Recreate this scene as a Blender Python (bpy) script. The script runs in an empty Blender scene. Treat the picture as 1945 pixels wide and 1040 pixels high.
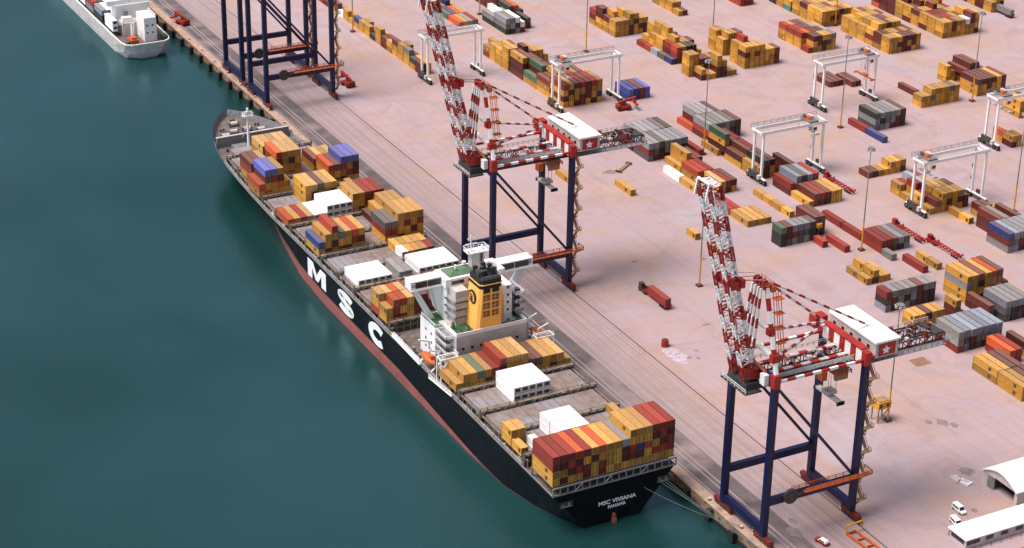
import bpy, math, random
from mathutils import Vector, Matrix
R = math.radians
S = bpy.context.scene
COL = S.collection

# ------------------------------------------------------------------ camera, sky, sun, exposure
YAW, PITCH, ROLL, FPX, CAMZ = R(28.105), R(25.747), R(1.0007), 3897.2, 320.0
fw = Vector((math.sin(YAW) * math.cos(PITCH), math.cos(YAW) * math.cos(PITCH), -math.sin(PITCH)))
rt0 = Vector((math.cos(YAW), -math.sin(YAW), 0)); up0 = rt0.cross(fw)
RTV = rt0 * math.cos(ROLL) + up0 * math.sin(ROLL)
UPV = up0 * math.cos(ROLL) - rt0 * math.sin(ROLL)
cam = bpy.data.cameras.new('camera')
cam.sensor_width = 36.0
cam.lens = 36.0 * FPX / 1945.0
cam.clip_start = 5.0
cam.clip_end = 20000.0
camo = bpy.data.objects.new('camera', cam)
M = Matrix((RTV, UPV, -fw)).transposed().to_4x4()
M.translation = Vector((0, 0, CAMZ))
camo.matrix_world = M
COL.objects.link(camo)
S.camera = camo

SUN_EL, SUN_AZ = R(63), R(284)          # azimuth clockwise from +Y: light comes over the water
w = bpy.data.worlds.new('World'); S.world = w; w.use_nodes = True
nt = w.node_tree; nt.nodes.clear()
sky = nt.nodes.new('ShaderNodeTexSky'); sky.sky_type = 'NISHITA'; sky.sun_disc = False
sky.sun_elevation = SUN_EL; sky.sun_rotation = SUN_AZ
sky.dust_density = 4.0; sky.air_density = 1.0; sky.ozone_density = 1.0
hs = nt.nodes.new('ShaderNodeHueSaturation'); hs.inputs['Saturation'].default_value = 0.62
bg = nt.nodes.new('ShaderNodeBackground'); bg.inputs['Strength'].default_value = 0.065
wo = nt.nodes.new('ShaderNodeOutputWorld')
nt.links.new(sky.outputs[0], hs.inputs['Color']); nt.links.new(hs.outputs[0], bg.inputs[0]); nt.links.new(bg.outputs[0], wo.inputs[0])
sl = bpy.data.lights.new('sun', 'SUN'); sl.energy = 2.3; sl.angle = R(30); sl.color = (1.0, 0.94, 0.90)
so = bpy.data.objects.new('sun', sl)
sd = Vector((math.sin(SUN_AZ) * math.cos(SUN_EL), math.cos(SUN_AZ) * math.cos(SUN_EL), math.sin(SUN_EL)))
so.rotation_euler = sd.to_track_quat('Z', 'Y').to_euler()
COL.objects.link(so)
S.view_settings.view_transform = 'Standard'
S.view_settings.look = 'None'
S.view_settings.exposure = 1.0
S.view_settings.gamma = 1.0

# ------------------------------------------------------------------ materials
def nodes(name):
    m = bpy.data.materials.new(name); m.use_nodes = True
    t = m.node_tree
    return m, t, t.nodes['Principled BSDF']
def mat(name, c, rough=0.6, metal=0.0, var=0.25, scale=0.6, spec=0.4, vary=0.0, dust=0.0, coat=0.0, blotch=None, fine=3.0, alt=None):
    """Painted / weathered surface: blotchy value noise, optional per-object variation and dust lying on upward faces."""
    m, t, p = nodes(name)
    N = t.nodes.new; L = t.links.new
    tc = N('ShaderNodeTexCoord')
    n1 = N('ShaderNodeTexNoise'); n1.inputs['Scale'].default_value = scale; n1.inputs['Detail'].default_value = 6
    n1.inputs['Roughness'].default_value = 0.65
    L(tc.outputs['Object'], n1.inputs['Vector'])
    mp = N('ShaderNodeMapRange'); mp.inputs[1].default_value = 0.3; mp.inputs[2].default_value = 0.7
    mp.inputs[3].default_value = 1 - var; mp.inputs[4].default_value = 1 + var
    L(n1.outputs['Fac'], mp.inputs[0])
    val = mp.outputs[0]
    if vary:
        oi = N('ShaderNodeObjectInfo'); ge = N('ShaderNodeNewGeometry')
        ad = N('ShaderNodeMath'); ad.operation = 'ADD'; L(oi.outputs['Random'], ad.inputs[0]); L(ge.outputs['Random Per Island'], ad.inputs[1])
        fr = N('ShaderNodeMath'); fr.operation = 'FRACT'; L(ad.outputs[0], fr.inputs[0])
        m2 = N('ShaderNodeMapRange'); m2.inputs[3].default_value = 1 - vary; m2.inputs[4].default_value = 1 + vary
        L(fr.outputs[0], m2.inputs[0])
        mu = N('ShaderNodeMath'); mu.operation = 'MULTIPLY'; L(val, mu.inputs[0]); L(m2.outputs[0], mu.inputs[1]); val = mu.outputs[0]
    mx = N('ShaderNodeVectorMath'); mx.operation = 'SCALE'; mx.inputs[0].default_value = c
    L(val, mx.inputs['Scale'])
    out = mx.outputs[0]
    if alt:
        f2 = N('ShaderNodeMath'); f2.operation = 'MULTIPLY'; f2.inputs[1].default_value = 7.31; L(ad.outputs[0], f2.inputs[0])
        f3 = N('ShaderNodeMath'); f3.operation = 'FRACT'; L(f2.outputs[0], f3.inputs[0])
        f4 = N('ShaderNodeMapRange'); f4.inputs[1].default_value = 0.35; f4.inputs[4].default_value = 0.9; L(f3.outputs[0], f4.inputs[0])
        sc2 = N('ShaderNodeVectorMath'); sc2.operation = 'SCALE'; sc2.inputs[0].default_value = alt; L(val, sc2.inputs['Scale'])
        ma = N('ShaderNodeMix'); ma.data_type = 'RGBA'; L(f4.outputs[0], ma.inputs['Factor']); L(out, ma.inputs['A']); L(sc2.outputs[0], ma.inputs['B']); out = ma.outputs['Result']
    if blotch:
        n2 = N('ShaderNodeTexNoise'); n2.inputs['Scale'].default_value = blotch[1]; n2.inputs['Detail'].default_value = 5
        L(tc.outputs['Object'], n2.inputs['Vector'])
        m3 = N('ShaderNodeMapRange'); m3.inputs[1].default_value = blotch[2]; m3.inputs[2].default_value = blotch[3]
        L(n2.outputs['Fac'], m3.inputs[0])
        mb = N('ShaderNodeMix'); mb.data_type = 'RGBA'; mb.inputs['B'].default_value = (*blotch[0], 1)
        L(m3.outputs[0], mb.inputs['Factor']); L(out, mb.inputs['A']); out = mb.outputs['Result']
    if dust:
        ge2 = N('ShaderNodeNewGeometry'); sx = N('ShaderNodeSeparateXYZ'); L(ge2.outputs['Normal'], sx.inputs[0])
        md = N('ShaderNodeMapRange'); md.inputs[1].default_value = 0.5; md.inputs[2].default_value = 0.95; md.inputs[4].default_value = dust
        L(sx.outputs['Z'], md.inputs[0])
        mb2 = N('ShaderNodeMix'); mb2.data_type = 'RGBA'; mb2.inputs['B'].default_value = (0.38, 0.28, 0.22, 1)
        L(md.outputs[0], mb2.inputs['Factor']); L(out, mb2.inputs['A']); out = mb2.outputs['Result']
    L(out, p.inputs['Base Color'])
    p.inputs['Roughness'].default_value = rough; p.inputs['Metallic'].default_value = metal
    p.inputs['Specular IOR Level'].default_value = spec
    n3 = N('ShaderNodeTexNoise'); n3.inputs['Scale'].default_value = fine; n3.inputs['Detail'].default_value = 4
    L(tc.outputs['Object'], n3.inputs['Vector'])
    bu = N('ShaderNodeBump'); bu.inputs['Strength'].default_value = 0.15; bu.inputs['Distance'].default_value = 0.1
    L(n3.outputs['Fac'], bu.inputs['Height']); L(bu.outputs[0], p.inputs['Normal'])
    return m

CC = {  # container paints
 'Y': ((0.54, 0.262, 0.034), 'yellow'), 'T': ((0.52, 0.29, 0.085), 'tan'), 'M': ((0.085, 0.014, 0.010), 'maroon'),
 'R': ((0.27, 0.032, 0.020), 'red'), 'O': ((0.48, 0.085, 0.022), 'orange'), 'G': ((0.20, 0.195, 0.195), 'grey'),
 'D': ((0.070, 0.070, 0.074), 'dark grey'), 'K': ((0.018, 0.019, 0.017), 'black'), 'B': ((0.022, 0.042, 0.17), 'blue'),
 'P': ((0.07, 0.09, 0.34), 'purple blue'), 'N': ((0.05, 0.11, 0.065), 'green'), 'E': ((0.07, 0.22, 0.17), 'teal'),
 'W': ((0.80, 0.79, 0.80), 'white'), 'L': ((0.17, 0.20, 0.27), 'slate blue')}
ALT = {'Y': (0.33, 0.17, 0.036), 'T': (0.40, 0.24, 0.09), 'M': (0.15, 0.026, 0.018), 'R': (0.20, 0.022, 0.016), 'O': (0.36, 0.05, 0.02), 'G': (0.24, 0.25, 0.30), 'D': (0.10, 0.085, 0.085), 'K': (0.03, 0.035, 0.03), 'L': (0.26, 0.30, 0.36)}
CM = {k: mat('container_' + v[1].replace(' ', '_'), v[0], rough=0.55, var=0.16, scale=0.9, vary=0.30 if k != 'W' else 0.03,
             dust=0.0 if k == 'W' else (0.22 if k not in 'YTOR' else (0.26 if k in 'YT' else 0.06)), alt=ALT.get(k),
             blotch=None if k == 'W' else ((0.13, 0.06, 0.035), 0.55, 0.60, 0.86)) for k, v in CC.items()}
MT = {
 'navy': mat('navy_paint', (0.004, 0.006, 0.042), 0.45, var=0.3), 'red': mat('red_paint', (0.34, 0.018, 0.013), 0.5, var=0.25),
 'darkred': mat('grimy_red_paint', (0.13, 0.012, 0.010), 0.6, var=0.5, scale=1.0),
 'white': mat('white_paint', (0.80, 0.78, 0.77), 0.45, var=0.06), 'offwhite': mat('worn_white_paint', (0.50, 0.45, 0.44), 0.5, var=0.22, scale=0.3),
 'black': mat('black_rubber', (0.012, 0.012, 0.013), 0.7, var=0.3), 'grey': mat('grey_steel', (0.17, 0.165, 0.165), 0.5, var=0.3),
 'dark': mat('dark_steel', (0.045, 0.04, 0.042), 0.5, var=0.4), 'orange': mat('orange_paint', (0.50, 0.10, 0.018), 0.5, var=0.25),
 'yellow': mat('yellow_paint', (0.60, 0.28, 0.025), 0.45, var=0.12), 'tanrail': mat('weathered_ladder_steel', (0.32, 0.18, 0.085), 0.6, var=0.3),
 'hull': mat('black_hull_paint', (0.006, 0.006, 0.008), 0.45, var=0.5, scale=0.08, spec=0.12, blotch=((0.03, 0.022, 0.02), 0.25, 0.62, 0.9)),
 'boot': mat('red_antifouling', (0.27, 0.070, 0.060), 0.6, var=0.3, scale=0.12, blotch=((0.16, 0.10, 0.09), 0.3, 0.5, 0.8)),
 'deck': mat('ship_deck_steel', (0.11, 0.085, 0.078), 0.7, var=0.45, scale=0.15, blotch=((0.22, 0.14, 0.11), 0.5, 0.5, 0.75)),
 'hatch': mat('hatch_cover_paint', (0.21, 0.155, 0.145), 0.65, var=0.28, scale=0.35, blotch=((0.25, 0.23, 0.26), 0.10, 0.45, 0.62)),
 'lash': mat('lashing_bridge_steel', (0.20, 0.155, 0.115), 0.6, var=0.5, scale=0.4), 'green': mat('green_deck_paint', (0.030, 0.10, 0.035), 0.6, var=0.35, scale=0.5),
 'domegreen': mat('pale_green_paint', (0.085, 0.15, 0.085), 0.6, var=0.3, scale=0.4),
 'glass': mat('dark_window_glass', (0.02, 0.022, 0.026), 0.12, var=0.1, spec=0.6), 'funnel': mat('funnel_yellow', (0.92, 0.45, 0.10), 0.5, var=0.08, scale=0.15),
 'louvre': mat('rusty_louvre', (0.20, 0.085, 0.025), 0.7, var=0.35), 'greysea': mat('grey_bulwark_paint', (0.20, 0.195, 0.205), 0.55, var=0.2),
 'cope': mat('quay_cope_concrete', (0.36, 0.235, 0.18), 0.85, var=0.3, scale=0.25, blotch=((0.20, 0.13, 0.10), 0.4, 0.55, 0.75)),
 'quayface': mat('quay_wall_concrete', (0.24, 0.145, 0.085), 0.9, var=0.5, scale=0.3, blotch=((0.06, 0.045, 0.04), 0.5, 0.48, 0.66)),
 'soil': mat('brown_soil', (0.26, 0.10, 0.045), 0.95, var=0.4), 'rope': mat('mooring_rope', (0.14, 0.17, 0.16), 0.8, var=0.1),
 'emitred': mat('lamp_head_grey', (0.4, 0.33, 0.33), 0.5), 'stain': mat('oil_stain', (0.20, 0.15, 0.15), 0.7, var=0.3),
 'pinkstain': mat('spilt_white_powder', (0.42, 0.345, 0.385), 0.8, var=0.25, scale=0.5, blotch=((0.30, 0.14, 0.13), 0.9, 0.50, 0.70)),
 'pit': mat('rusty_pit_cover', (0.22, 0.12, 0.075), 0.8, var=0.3), 'brown': mat('brown_paint', (0.08, 0.04, 0.025), 0.6),
 'asphalt': mat('dark_apron_asphalt', (0.105, 0.082, 0.084), 0.9, var=0.35, scale=0.10, blotch=((0.26, 0.19, 0.18), 0.05, 0.5, 0.75)), 'railsteel': mat('rail_slot', (0.07, 0.035, 0.035), 0.6),
}

def ground_material():
    m, t, p = nodes('yard_concrete'); N = t.nodes.new; L = t.links.new
    tc = N('ShaderNodeTexCoord')
    def noise(s, d=6, r=0.6, vec=None, dist=0.0):
        n = N('ShaderNodeTexNoise'); n.inputs['Scale'].default_value = s; n.inputs['Detail'].default_value = d
        n.inputs['Roughness'].default_value = r; n.inputs['Distortion'].default_value = dist
        L(vec or tc.outputs['Object'], n.inputs['Vector']); return n.outputs['Fac']
    def rng(src, a, b, c, d):
        q = N('ShaderNodeMapRange'); q.inputs[1].default_value = a; q.inputs[2].default_value = b; q.inputs[3].default_value = c; q.inputs[4].default_value = d
        L(src, q.inputs[0]); return q.outputs[0]
    def mix(f, a, b):
        q = N('ShaderNodeMix'); q.data_type = 'RGBA'
        if isinstance(f, float): q.inputs['Factor'].default_value = f
        else: L(f, q.inputs['Factor'])
        for k, v in (('A', a), ('B', b)):
            if isinstance(v, tuple): q.inputs[k].default_value = (*v, 1)
            else: L(v, q.inputs[k])
        return q.outputs['Result']
    base = mix(rng(noise(0.006, 5, 0.55), 0.35, 0.65, 0, 1), (0.355, 0.265, 0.285), (0.400, 0.285, 0.290))
    base = mix(rng(noise(0.03, 6, 0.65), 0.48, 0.66, 0, 0.8), base, (0.40, 0.26, 0.20))     # sandy drifts
    base = mix(rng(noise(0.016, 4, 0.6), 0.56, 0.66, 0, 0.75), base, (0.36, 0.31, 0.35))    # bluish patches of newer concrete
    # wheel lanes: noise stretched along the quay
    mp = N('ShaderNodeMapping'); mp.inputs['Scale'].default_value = (0.35, 0.008, 1.0); L(tc.outputs['Object'], mp.inputs[0])
    base = mix(rng(noise(1.0, 5, 0.6, mp.outputs[0]), 0.52, 0.80, 0, 0.45), base, (0.25, 0.17, 0.17))
    mp2 = N('ShaderNodeMapping'); mp2.inputs['Rotation'].default_value = (0, 0, R(-38)); mp2.inputs['Scale'].default_value = (0.05, 0.9, 1.0); L(tc.outputs['Object'], mp2.inputs[0])
    base = mix(rng(noise(0.35, 4, 0.6, mp2.outputs[0]), 0.60, 0.85, 0, 0.35), base, (0.25, 0.19, 0.18))
    base = mix(rng(noise(0.35, 8, 0.75), 0.62, 0.80, 0, 0.5), base, (0.22, 0.15, 0.145))      # small stains
    base = mix(rng(noise(0.12, 4, 0.7), 0.45, 0.70, 0, 0.35), base, (0.41, 0.25, 0.21))
    base = mix(rng(noise(0.09, 4, 0.7, dist=0.4), 0.52, 0.72, 0, 0.35), base, (0.30, 0.25, 0.30))
    base = mix(rng(noise(0.9, 6, 0.8), 0.60, 0.78, 0, 0.55), base, (0.20, 0.13, 0.12))
    base = mix(rng(noise(0.05, 7, 0.75, dist=1.2), 0.50, 0.62, 0, 0.38), base, (0.27, 0.185, 0.185))
    wv = N('ShaderNodeTexWave'); wv.wave_type = 'BANDS'; wv.bands_direction = 'X'; wv.inputs['Scale'].default_value = 0.075; wv.inputs['Distortion'].default_value = 0.0
    L(tc.outputs['Object'], wv.inputs['Vector'])
    ln = rng(wv.outputs['Fac'], 0.955, 0.99, 0, 1); pm_ = rng(noise(0.02, 3, 0.5), 0.50, 0.60, 0, 0.6)
    mq = N('ShaderNodeMath'); mq.operation = 'MULTIPLY'; L(ln, mq.inputs[0]); L(pm_, mq.inputs[1])
    base = mix(mq.outputs[0], base, (0.42, 0.25, 0.15))
    # worn traffic lanes on the quay apron
    sx = N('ShaderNodeSeparateXYZ'); L(tc.outputs['Object'], sx.inputs[0])
    mp3 = N('ShaderNodeMapping'); mp3.inputs['Scale'].default_value = (1.1, 0.006, 1.0); L(tc.outputs['Object'], mp3.inputs[0])
    lane = rng(noise(1.0, 5, 0.7, mp3.outputs[0]), 0.40, 0.66, 0, 0.75)
    gate = rng(sx.outputs['X'], 322.0, 332.0, 1, 0.10)
    base = mix(rng(sx.outputs['X'], 308.0, 325.0, 0.75, 0.0), base, (0.285, 0.222, 0.232))
    ml = N('ShaderNodeMath'); ml.operation = 'MULTIPLY'; L(lane, ml.inputs[0]); L(gate, ml.inputs[1])
    base = mix(ml.outputs[0], base, (0.195, 0.148, 0.155))
    # slab joints
    br = N('ShaderNodeTexBrick'); br.offset = 0.0; br.inputs['Scale'].default_value = 1.0
    br.inputs['Brick Width'].default_value = 12.0; br.inputs['Row Height'].default_value = 8.0; br.inputs['Mortar Size'].default_value = 0.12
    br.inputs['Mortar Smooth'].default_value = 0.5
    br.inputs['Color1'].default_value = (1, 1, 1, 1); br.inputs['Color2'].default_value = (0.965, 0.96, 0.955, 1); br.inputs['Mortar'].default_value = (0.85, 0.83, 0.83, 1)
    L(tc.outputs['Object'], br.inputs['Vector'])
    mm = N('ShaderNodeMix'); mm.data_type = 'RGBA'; mm.blend_type = 'MULTIPLY'; mm.inputs['Factor'].default_value = 1.0
    L(base, mm.inputs['A']); L(br.outputs['Color'], mm.inputs['B'])
    L(mm.outputs['Result'], p.inputs['Base Color'])
    p.inputs['Roughness'].default_value = 0.85; p.inputs['Specular IOR Level'].default_value = 0.25
    bu = N('ShaderNodeBump'); bu.inputs['Strength'].default_value = 0.2; bu.inputs['Distance'].default_value = 0.1
    L(noise(1.5, 6, 0.7), bu.inputs['Height']); L(bu.outputs[0], p.inputs['Normal'])
    return m
MT['concrete'] = ground_material()

def water_material():
    m, t, p = nodes('harbour_water'); N = t.nodes.new; L = t.links.new
    tc = N('ShaderNodeTexCoord')
    n = N('ShaderNodeTexNoise'); n.inputs['Scale'].default_value = 0.0065; n.inputs['Detail'].default_value = 3; n.inputs['Distortion'].default_value = 0.5
    L(tc.outputs['Object'], n.inputs['Vector'])
    cr = N('ShaderNodeValToRGB'); e = cr.color_ramp.elements
    e[0].position = 0.36; e[0].color = (0.0015, 0.022, 0.016, 1)
    e[1].position = 0.66; e[1].color = (0.010, 0.040, 0.041, 1)
    L(n.outputs['Fac'], cr.inputs[0])
    df = N('ShaderNodeBsdfDiffuse'); L(cr.outputs[0], df.inputs['Color'])
    gl = N('ShaderNodeBsdfAnisotropic'); gl.inputs['Color'].default_value = (0.56, 0.84, 1.0, 1); gl.inputs['Roughness'].default_value = 0.24
    fr = N('ShaderNodeFresnel'); fr.inputs['IOR'].default_value = 1.72
    mxs = N('ShaderNodeMixShader'); L(fr.outputs[0], mxs.inputs[0]); L(df.outputs[0], mxs.inputs[1]); L(gl.outputs[0], mxs.inputs[2])
    L(mxs.outputs[0], t.nodes['Material Output'].inputs['Surface'])
    mp = N('ShaderNodeMapping'); mp.inputs['Rotation'].default_value = (0, 0, R(35)); mp.inputs['Scale'].default_value = (1, 0.45, 1); L(tc.outputs['Object'], mp.inputs[0])
    a = N('ShaderNodeTexNoise'); a.inputs['Scale'].default_value = 0.5; a.inputs['Detail'].default_value = 6; a.inputs['Roughness'].default_value = 0.6
    L(mp.outputs[0], a.inputs['Vector'])
    b = N('ShaderNodeBump'); b.inputs['Strength'].default_value = 0.26; b.inputs['Distance'].default_value = 0.4
    L(a.outputs['Fac'], b.inputs['Height']); L(b.outputs[0], gl.inputs['Normal']); L(b.outputs[0], fr.inputs['Normal'])
    return m
MT['water'] = water_material()

# ------------------------------------------------------------------ mesh helpers
class MB:
    def __init__(s): s.v = []; s.f = []; s.m = []; s.ms = []
    def mi(s, k):
        if k not in s.ms: s.ms.append(k)
        return s.ms.index(k)
    def face(s, pts, k):
        i = len(s.v); s.v += [tuple(p) for p in pts]; s.f.append(tuple(range(i, i + len(pts)))); s.m.append(s.mi(k))
    def hexa(s, c, k):                       # c: 8 corners, bottom ring 0-3 then top ring 4-7 (counter-clockwise from above)
        i = len(s.v); s.v += [tuple(p) for p in c]; q = s.mi(k)
        for f in ((3, 2, 1, 0), (4, 5, 6, 7), (0, 1, 5, 4), (1, 2, 6, 5), (2, 3, 7, 6), (3, 0, 4, 7)):
            s.f.append(tuple(i + j for j in f)); s.m.append(q)
    def box(s, x0, x1, y0, y1, z0, z1, k):
        s.hexa([(x0, y0, z0), (x1, y0, z0), (x1, y1, z0), (x0, y1, z0), (x0, y0, z1), (x1, y0, z1), (x1, y1, z1), (x0, y1, z1)], k)
    def beam(s, p, q, a, b, k, up=(0, 0, 1)):
        p = Vector(p); q = Vector(q); d = (q - p).normalized(); u = Vector(up)
        if abs(d.dot(u)) > 0.98: u = Vector((0, 1, 0))
        x = d.cross(u).normalized(); y = x.cross(d)
        x *= a / 2; y *= b / 2
        s.hexa([p - x - y, p + x - y, p + x + y, p - x + y, q - x - y, q + x - y, q + x + y, q - x + y], k)
    def striped(s, p, q, a, b, n, k1, k2, up=(0, 0, 1)):
        p = Vector(p); q = Vector(q)
        for i in range(n): s.beam(p.lerp(q, i / n), p.lerp(q, (i + 1) / n), a, b, k2 if i % 2 else k1, up)
    def cyl(s, p, q, r, n, k, r2=None):
        p = Vector(p); q = Vector(q); d = (q - p).normalized(); u = Vector((0, 0, 1)) if abs(d.z) < 0.9 else Vector((1, 0, 0))
        x = d.cross(u).normalized(); y = d.cross(x); r2 = r if r2 is None else r2; i = len(s.v); c = s.mi(k)
        for t in range(n):
            a = 2 * math.pi * t / n; s.v.append(tuple(p + (x * math.cos(a) + y * math.sin(a)) * r))
        for t in range(n):
            a = 2 * math.pi * t / n; s.v.append(tuple(q + (x * math.cos(a) + y * math.sin(a)) * r2))
        for t in range(n):
            s.f.append((i + t, i + (t + 1) % n, i + n + (t + 1) % n, i + n + t)); s.m.append(c)
        s.f.append(tuple(i + t for t in range(n))[::-1]); s.m.append(c)
        s.f.append(tuple(i + n + t for t in range(n))); s.m.append(c)
    def truss(s, p, q, side, upv, n, k1, k2, t=0.35, band=1, faces=(0, 1, 2, 3)):
        """Four-chord lattice between p and q; side/upv are the half-width vectors; paint alternates every BAND panels."""
        p = Vector(p); q = Vector(q); side = Vector(side); upv = Vector(upv)
        cs = [-side - upv, side - upv, side + upv, -side + upv]
        for i in range(n):
            a = p.lerp(q, i / n); b = p.lerp(q, (i + 1) / n); k = k2 if (i // band) % 2 else k1
            for c in cs: s.beam(a + c, b + c, t, t, k)
            for j in faces:
                c, d = cs[j], cs[(j + 1) % 4]
                if i % 2: c, d = d, c
                s.beam(a + c, b + d, t * 0.7, t * 0.7, k)
                s.beam(b + c, b + d, t * 0.7, t * 0.7, k)
    def rail(s, pts, h, k, t=0.12, step=4.0):
        for a, b in zip(pts, pts[1:]):
            a = Vector(a); b = Vector(b); n = max(1, int((b - a).length / step)); z = Vector((0, 0, h))
            s.beam(a + z, b + z, t, t, k); s.beam(a + z * 0.5, b + z * 0.5, t * 0.7, t * 0.7, k)
            for i in range(n + 1):
                c = a.lerp(b, i / n); s.beam(c, c + z, t, t, k)
    def mesh(s, name):
        me = bpy.data.meshes.new(name); me.from_pydata(s.v, [], s.f)
        for k in s.ms: me.materials.append(MT.get(k) or CM[k])
        me.polygons.foreach_set('material_index', s.m); me.update()
        return me
    def build(s, name, parent=None, loc=None):
        o = bpy.data.objects.new(name, s.mesh(name)); COL.objects.link(o)
        if parent: o.parent = parent
        if loc: o.location = loc
        return o
def tag(o, label=None, cat=None, group=None, kind=None):
    if label: o['label'] = label
    if cat: o['category'] = cat
    if group: o['group'] = group
    if kind: o['kind'] = kind
    return o
def thing(name, loc, label, cat, group=None, rz=0):
    o = bpy.data.objects.new(name, None); o.location = loc; o.rotation_euler.z = rz; o.empty_display_size = 1
    COL.objects.link(o); return tag(o, label, cat, group)
def copy_tree(o, parent=None):
    c = o.copy(); COL.objects.link(c); c.parent = parent
    for ch in list(o.children): copy_tree(ch, c)
    return c
def part(mb, name, parent, label=None):
    o = mb.build(name, parent)
    if label: o['label'] = label
    return o

# ------------------------------------------------------------------ setting: water, ground, quay, apron
WZ, QX = -4.0, 292.5
b = MB(); b.face([(-9000, -3000, WZ), (QX + 6, -3000, WZ), (QX + 6, 14000, WZ), (-9000, 14000, WZ)], 'water'); tag(b.build('water'), kind='structure')
b = MB(); b.face([(QX + 0.9, -3000, 0), (9000, -3000, 0), (9000, 14000, 0), (QX + 0.9, 14000, 0)], 'concrete'); tag(b.build('ground'), kind='structure')
b = MB(); b.box(QX, QX + 3.5, 150, 2500, -9, 0.02, 'quayface'); b.box(QX - 0.15, QX + 3.2, 150, 2500, 0.021, 0.32, 'cope')
b.box(QX - .5, QX - 0.002, 150, 2500, -6, -2.9, 'black')
tag(b.build('quay_wall'), 'brown concrete quay wall with pale cope along the water', 'quay wall', kind='structure')
b = MB()
for x0, x1, k in ((297.2, 300.0, 'asphalt'), (300.5, 301.7, 'asphalt'), (302.3, 306.9, 'asphalt')):
    b.face([(x0, 150, 0.006), (x1, 150, 0.006), (x1, 2500, 0.006), (x0, 2500, 0.006)], k)
tag(b.build('apron_road'), kind='structure')
b = MB()
for x, ww in ((296.6, 0.28), (307.1, 0.22), (325.3, 0.42)):
    b.face([(x - ww / 2, 150, 0.012), (x + ww / 2, 150, 0.012), (x + ww / 2, 2500, 0.012), (x - ww / 2, 2500, 0.012)], 'railsteel')
tag(b.build('crane_rails'), kind='structure')
b = MB()
for x in (310.2, 313.0, 316.4, 319.5):
    b.face([(x - .12, 150, 0.010), (x + .12, 150, 0.010), (x + .12, 2500, 0.010), (x - .12, 2500, 0.010)], 'cope')
tag(b.build('lane_markings'), kind='structure')
b = MB(); b.face([(346, 340, 0.008), (420, 340, 0.008), (420, 366.5, 0.008), (346, 364, 0.008)], 'soil'); tag(b.build('soil_strip'), kind='structure')

# fenders and bollards on the quay edge
f0 = None
fys = [396 + 12.6 * i for i in range(4)] + [752 + 12.6 * i for i in range(16)]
for i, y in enumerate(fys):
    if f0 is None:
        b = MB(); b.cyl((0.1, -.9, -1.2), (0.1, .9, -1.2), .85, 12, 'black'); b.cyl((0.1, -.9, -3.2), (0.1, .9, -3.2), .95, 12, 'black')
        b.box(-1.0, -.5, -1.2, 1.2, -3.9, -0.7, 'black')
        f0 = b.build('fender'); o = f0
    else: o = f0.copy(); COL.objects.link(o)
    o.location = (QX - 1.0, y, 0.05)
    where = 'off the stern of the black ship' if i < 4 else 'between the two ships'
    tag(o, 'black rubber fender hanging on the quay wall ' + where, 'fender', 'fenders on the quay wall ' + where)
b0 = None
for i, y in enumerate([391 + 16.8 * k for k in range(3)] + [756 + 16.8 * k for k in range(8)]):
    if b0 is None:
        b = MB(); b.cyl((0, 0, 0), (0, 0, 0.55), 0.28, 10, 'offwhite'); b.cyl((0, 0, 0.55), (0, 0, 0.8), 0.45, 10, 'offwhite'); b.cyl((0, 0, 0), (0, 0, 0.06), 0.6, 10, 'dark'); b0 = b.build('bollard'); o = b0
    else: o = b0.copy(); COL.objects.link(o)
    o.location = (QX + 1.2, y, 0.321)
    where = 'off the stern of the black ship' if i < 3 else 'beyond the bow'
    tag(o, 'small pale mooring bollard on the quay cope ' + where, 'bollard', 'bollards on the quay cope ' + where)

# ------------------------------------------------------------------ containers
rnd = random.Random(11)
W20, H20 = 2.36, 2.60
def container_mesh(L, k, h):
    """Boxed frame with recessed side panels, corner castings, roof bows and a logo plate on the water side."""
    b = MB(); hw = W20 / 2; q = CM[k]
    i0 = 0
    v = [(-hw, 0, 0), (hw, 0, 0), (hw, L, 0), (-hw, L, 0), (-hw, 0, h), (hw, 0, h), (hw, L, h), (-hw, L, h)]
    b.v = list(v); c = b.mi(k)
    b.f.append((3, 2, 1, 0)); b.m.append(c)
    for f, nrm in (((4, 5, 6, 7), (0, 0, -1)), ((0, 1, 5, 4), (0, 1, 0)), ((1, 2, 6, 5), (-1, 0, 0)), ((2, 3, 7, 6), (0, -1, 0)), ((3, 0, 4, 7), (1, 0, 0))):
        P = [Vector(v[j]) for j in f]; u = (P[1] - P[0]).normalized(); w_ = (P[3] - P[0]).normalized(); m = 0.15; d = Vector(nrm) * (0.09 if nrm[2] == 0 else 0.04)
        Q = [P[0] + u * m + w_ * m, P[1] - u * m + w_ * m, P[2] - u * m - w_ * m, P[3] + u * m - w_ * m]
        n = len(b.v); b.v += [tuple(x) for x in Q]; b.v += [tuple(x + d) for x in Q]
        for j in range(4):
            b.f.append((f[j], f[(j + 1) % 4], n + (j + 1) % 4, n + j)); b.m.append(c)
            b.f.append((n + j, n + (j + 1) % 4, n + 4 + (j + 1) % 4, n + 4 + j)); b.m.append(c)
        b.f.append((n + 4, n + 5, n + 6, n + 7)); b.m.append(c)
    if k in 'YT':
        y0 = L * (.36 if L > 8 else .30); b.face([(-hw - .012, y0, h * .30), (-hw - .012, y0, h * .78), (-hw - .012, y0 - 1.15, h * .78), (-hw - .012, y0 - 1.15, h * .30)][::-1], 'brown')
    return b
_cm, _dm = {}, {}
def cmesh(L, k, h):
    key = (round(L, 1), k, h)
    if key not in _cm: _cm[key] = container_mesh(L, k, h)
    return _cm[key]
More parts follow.
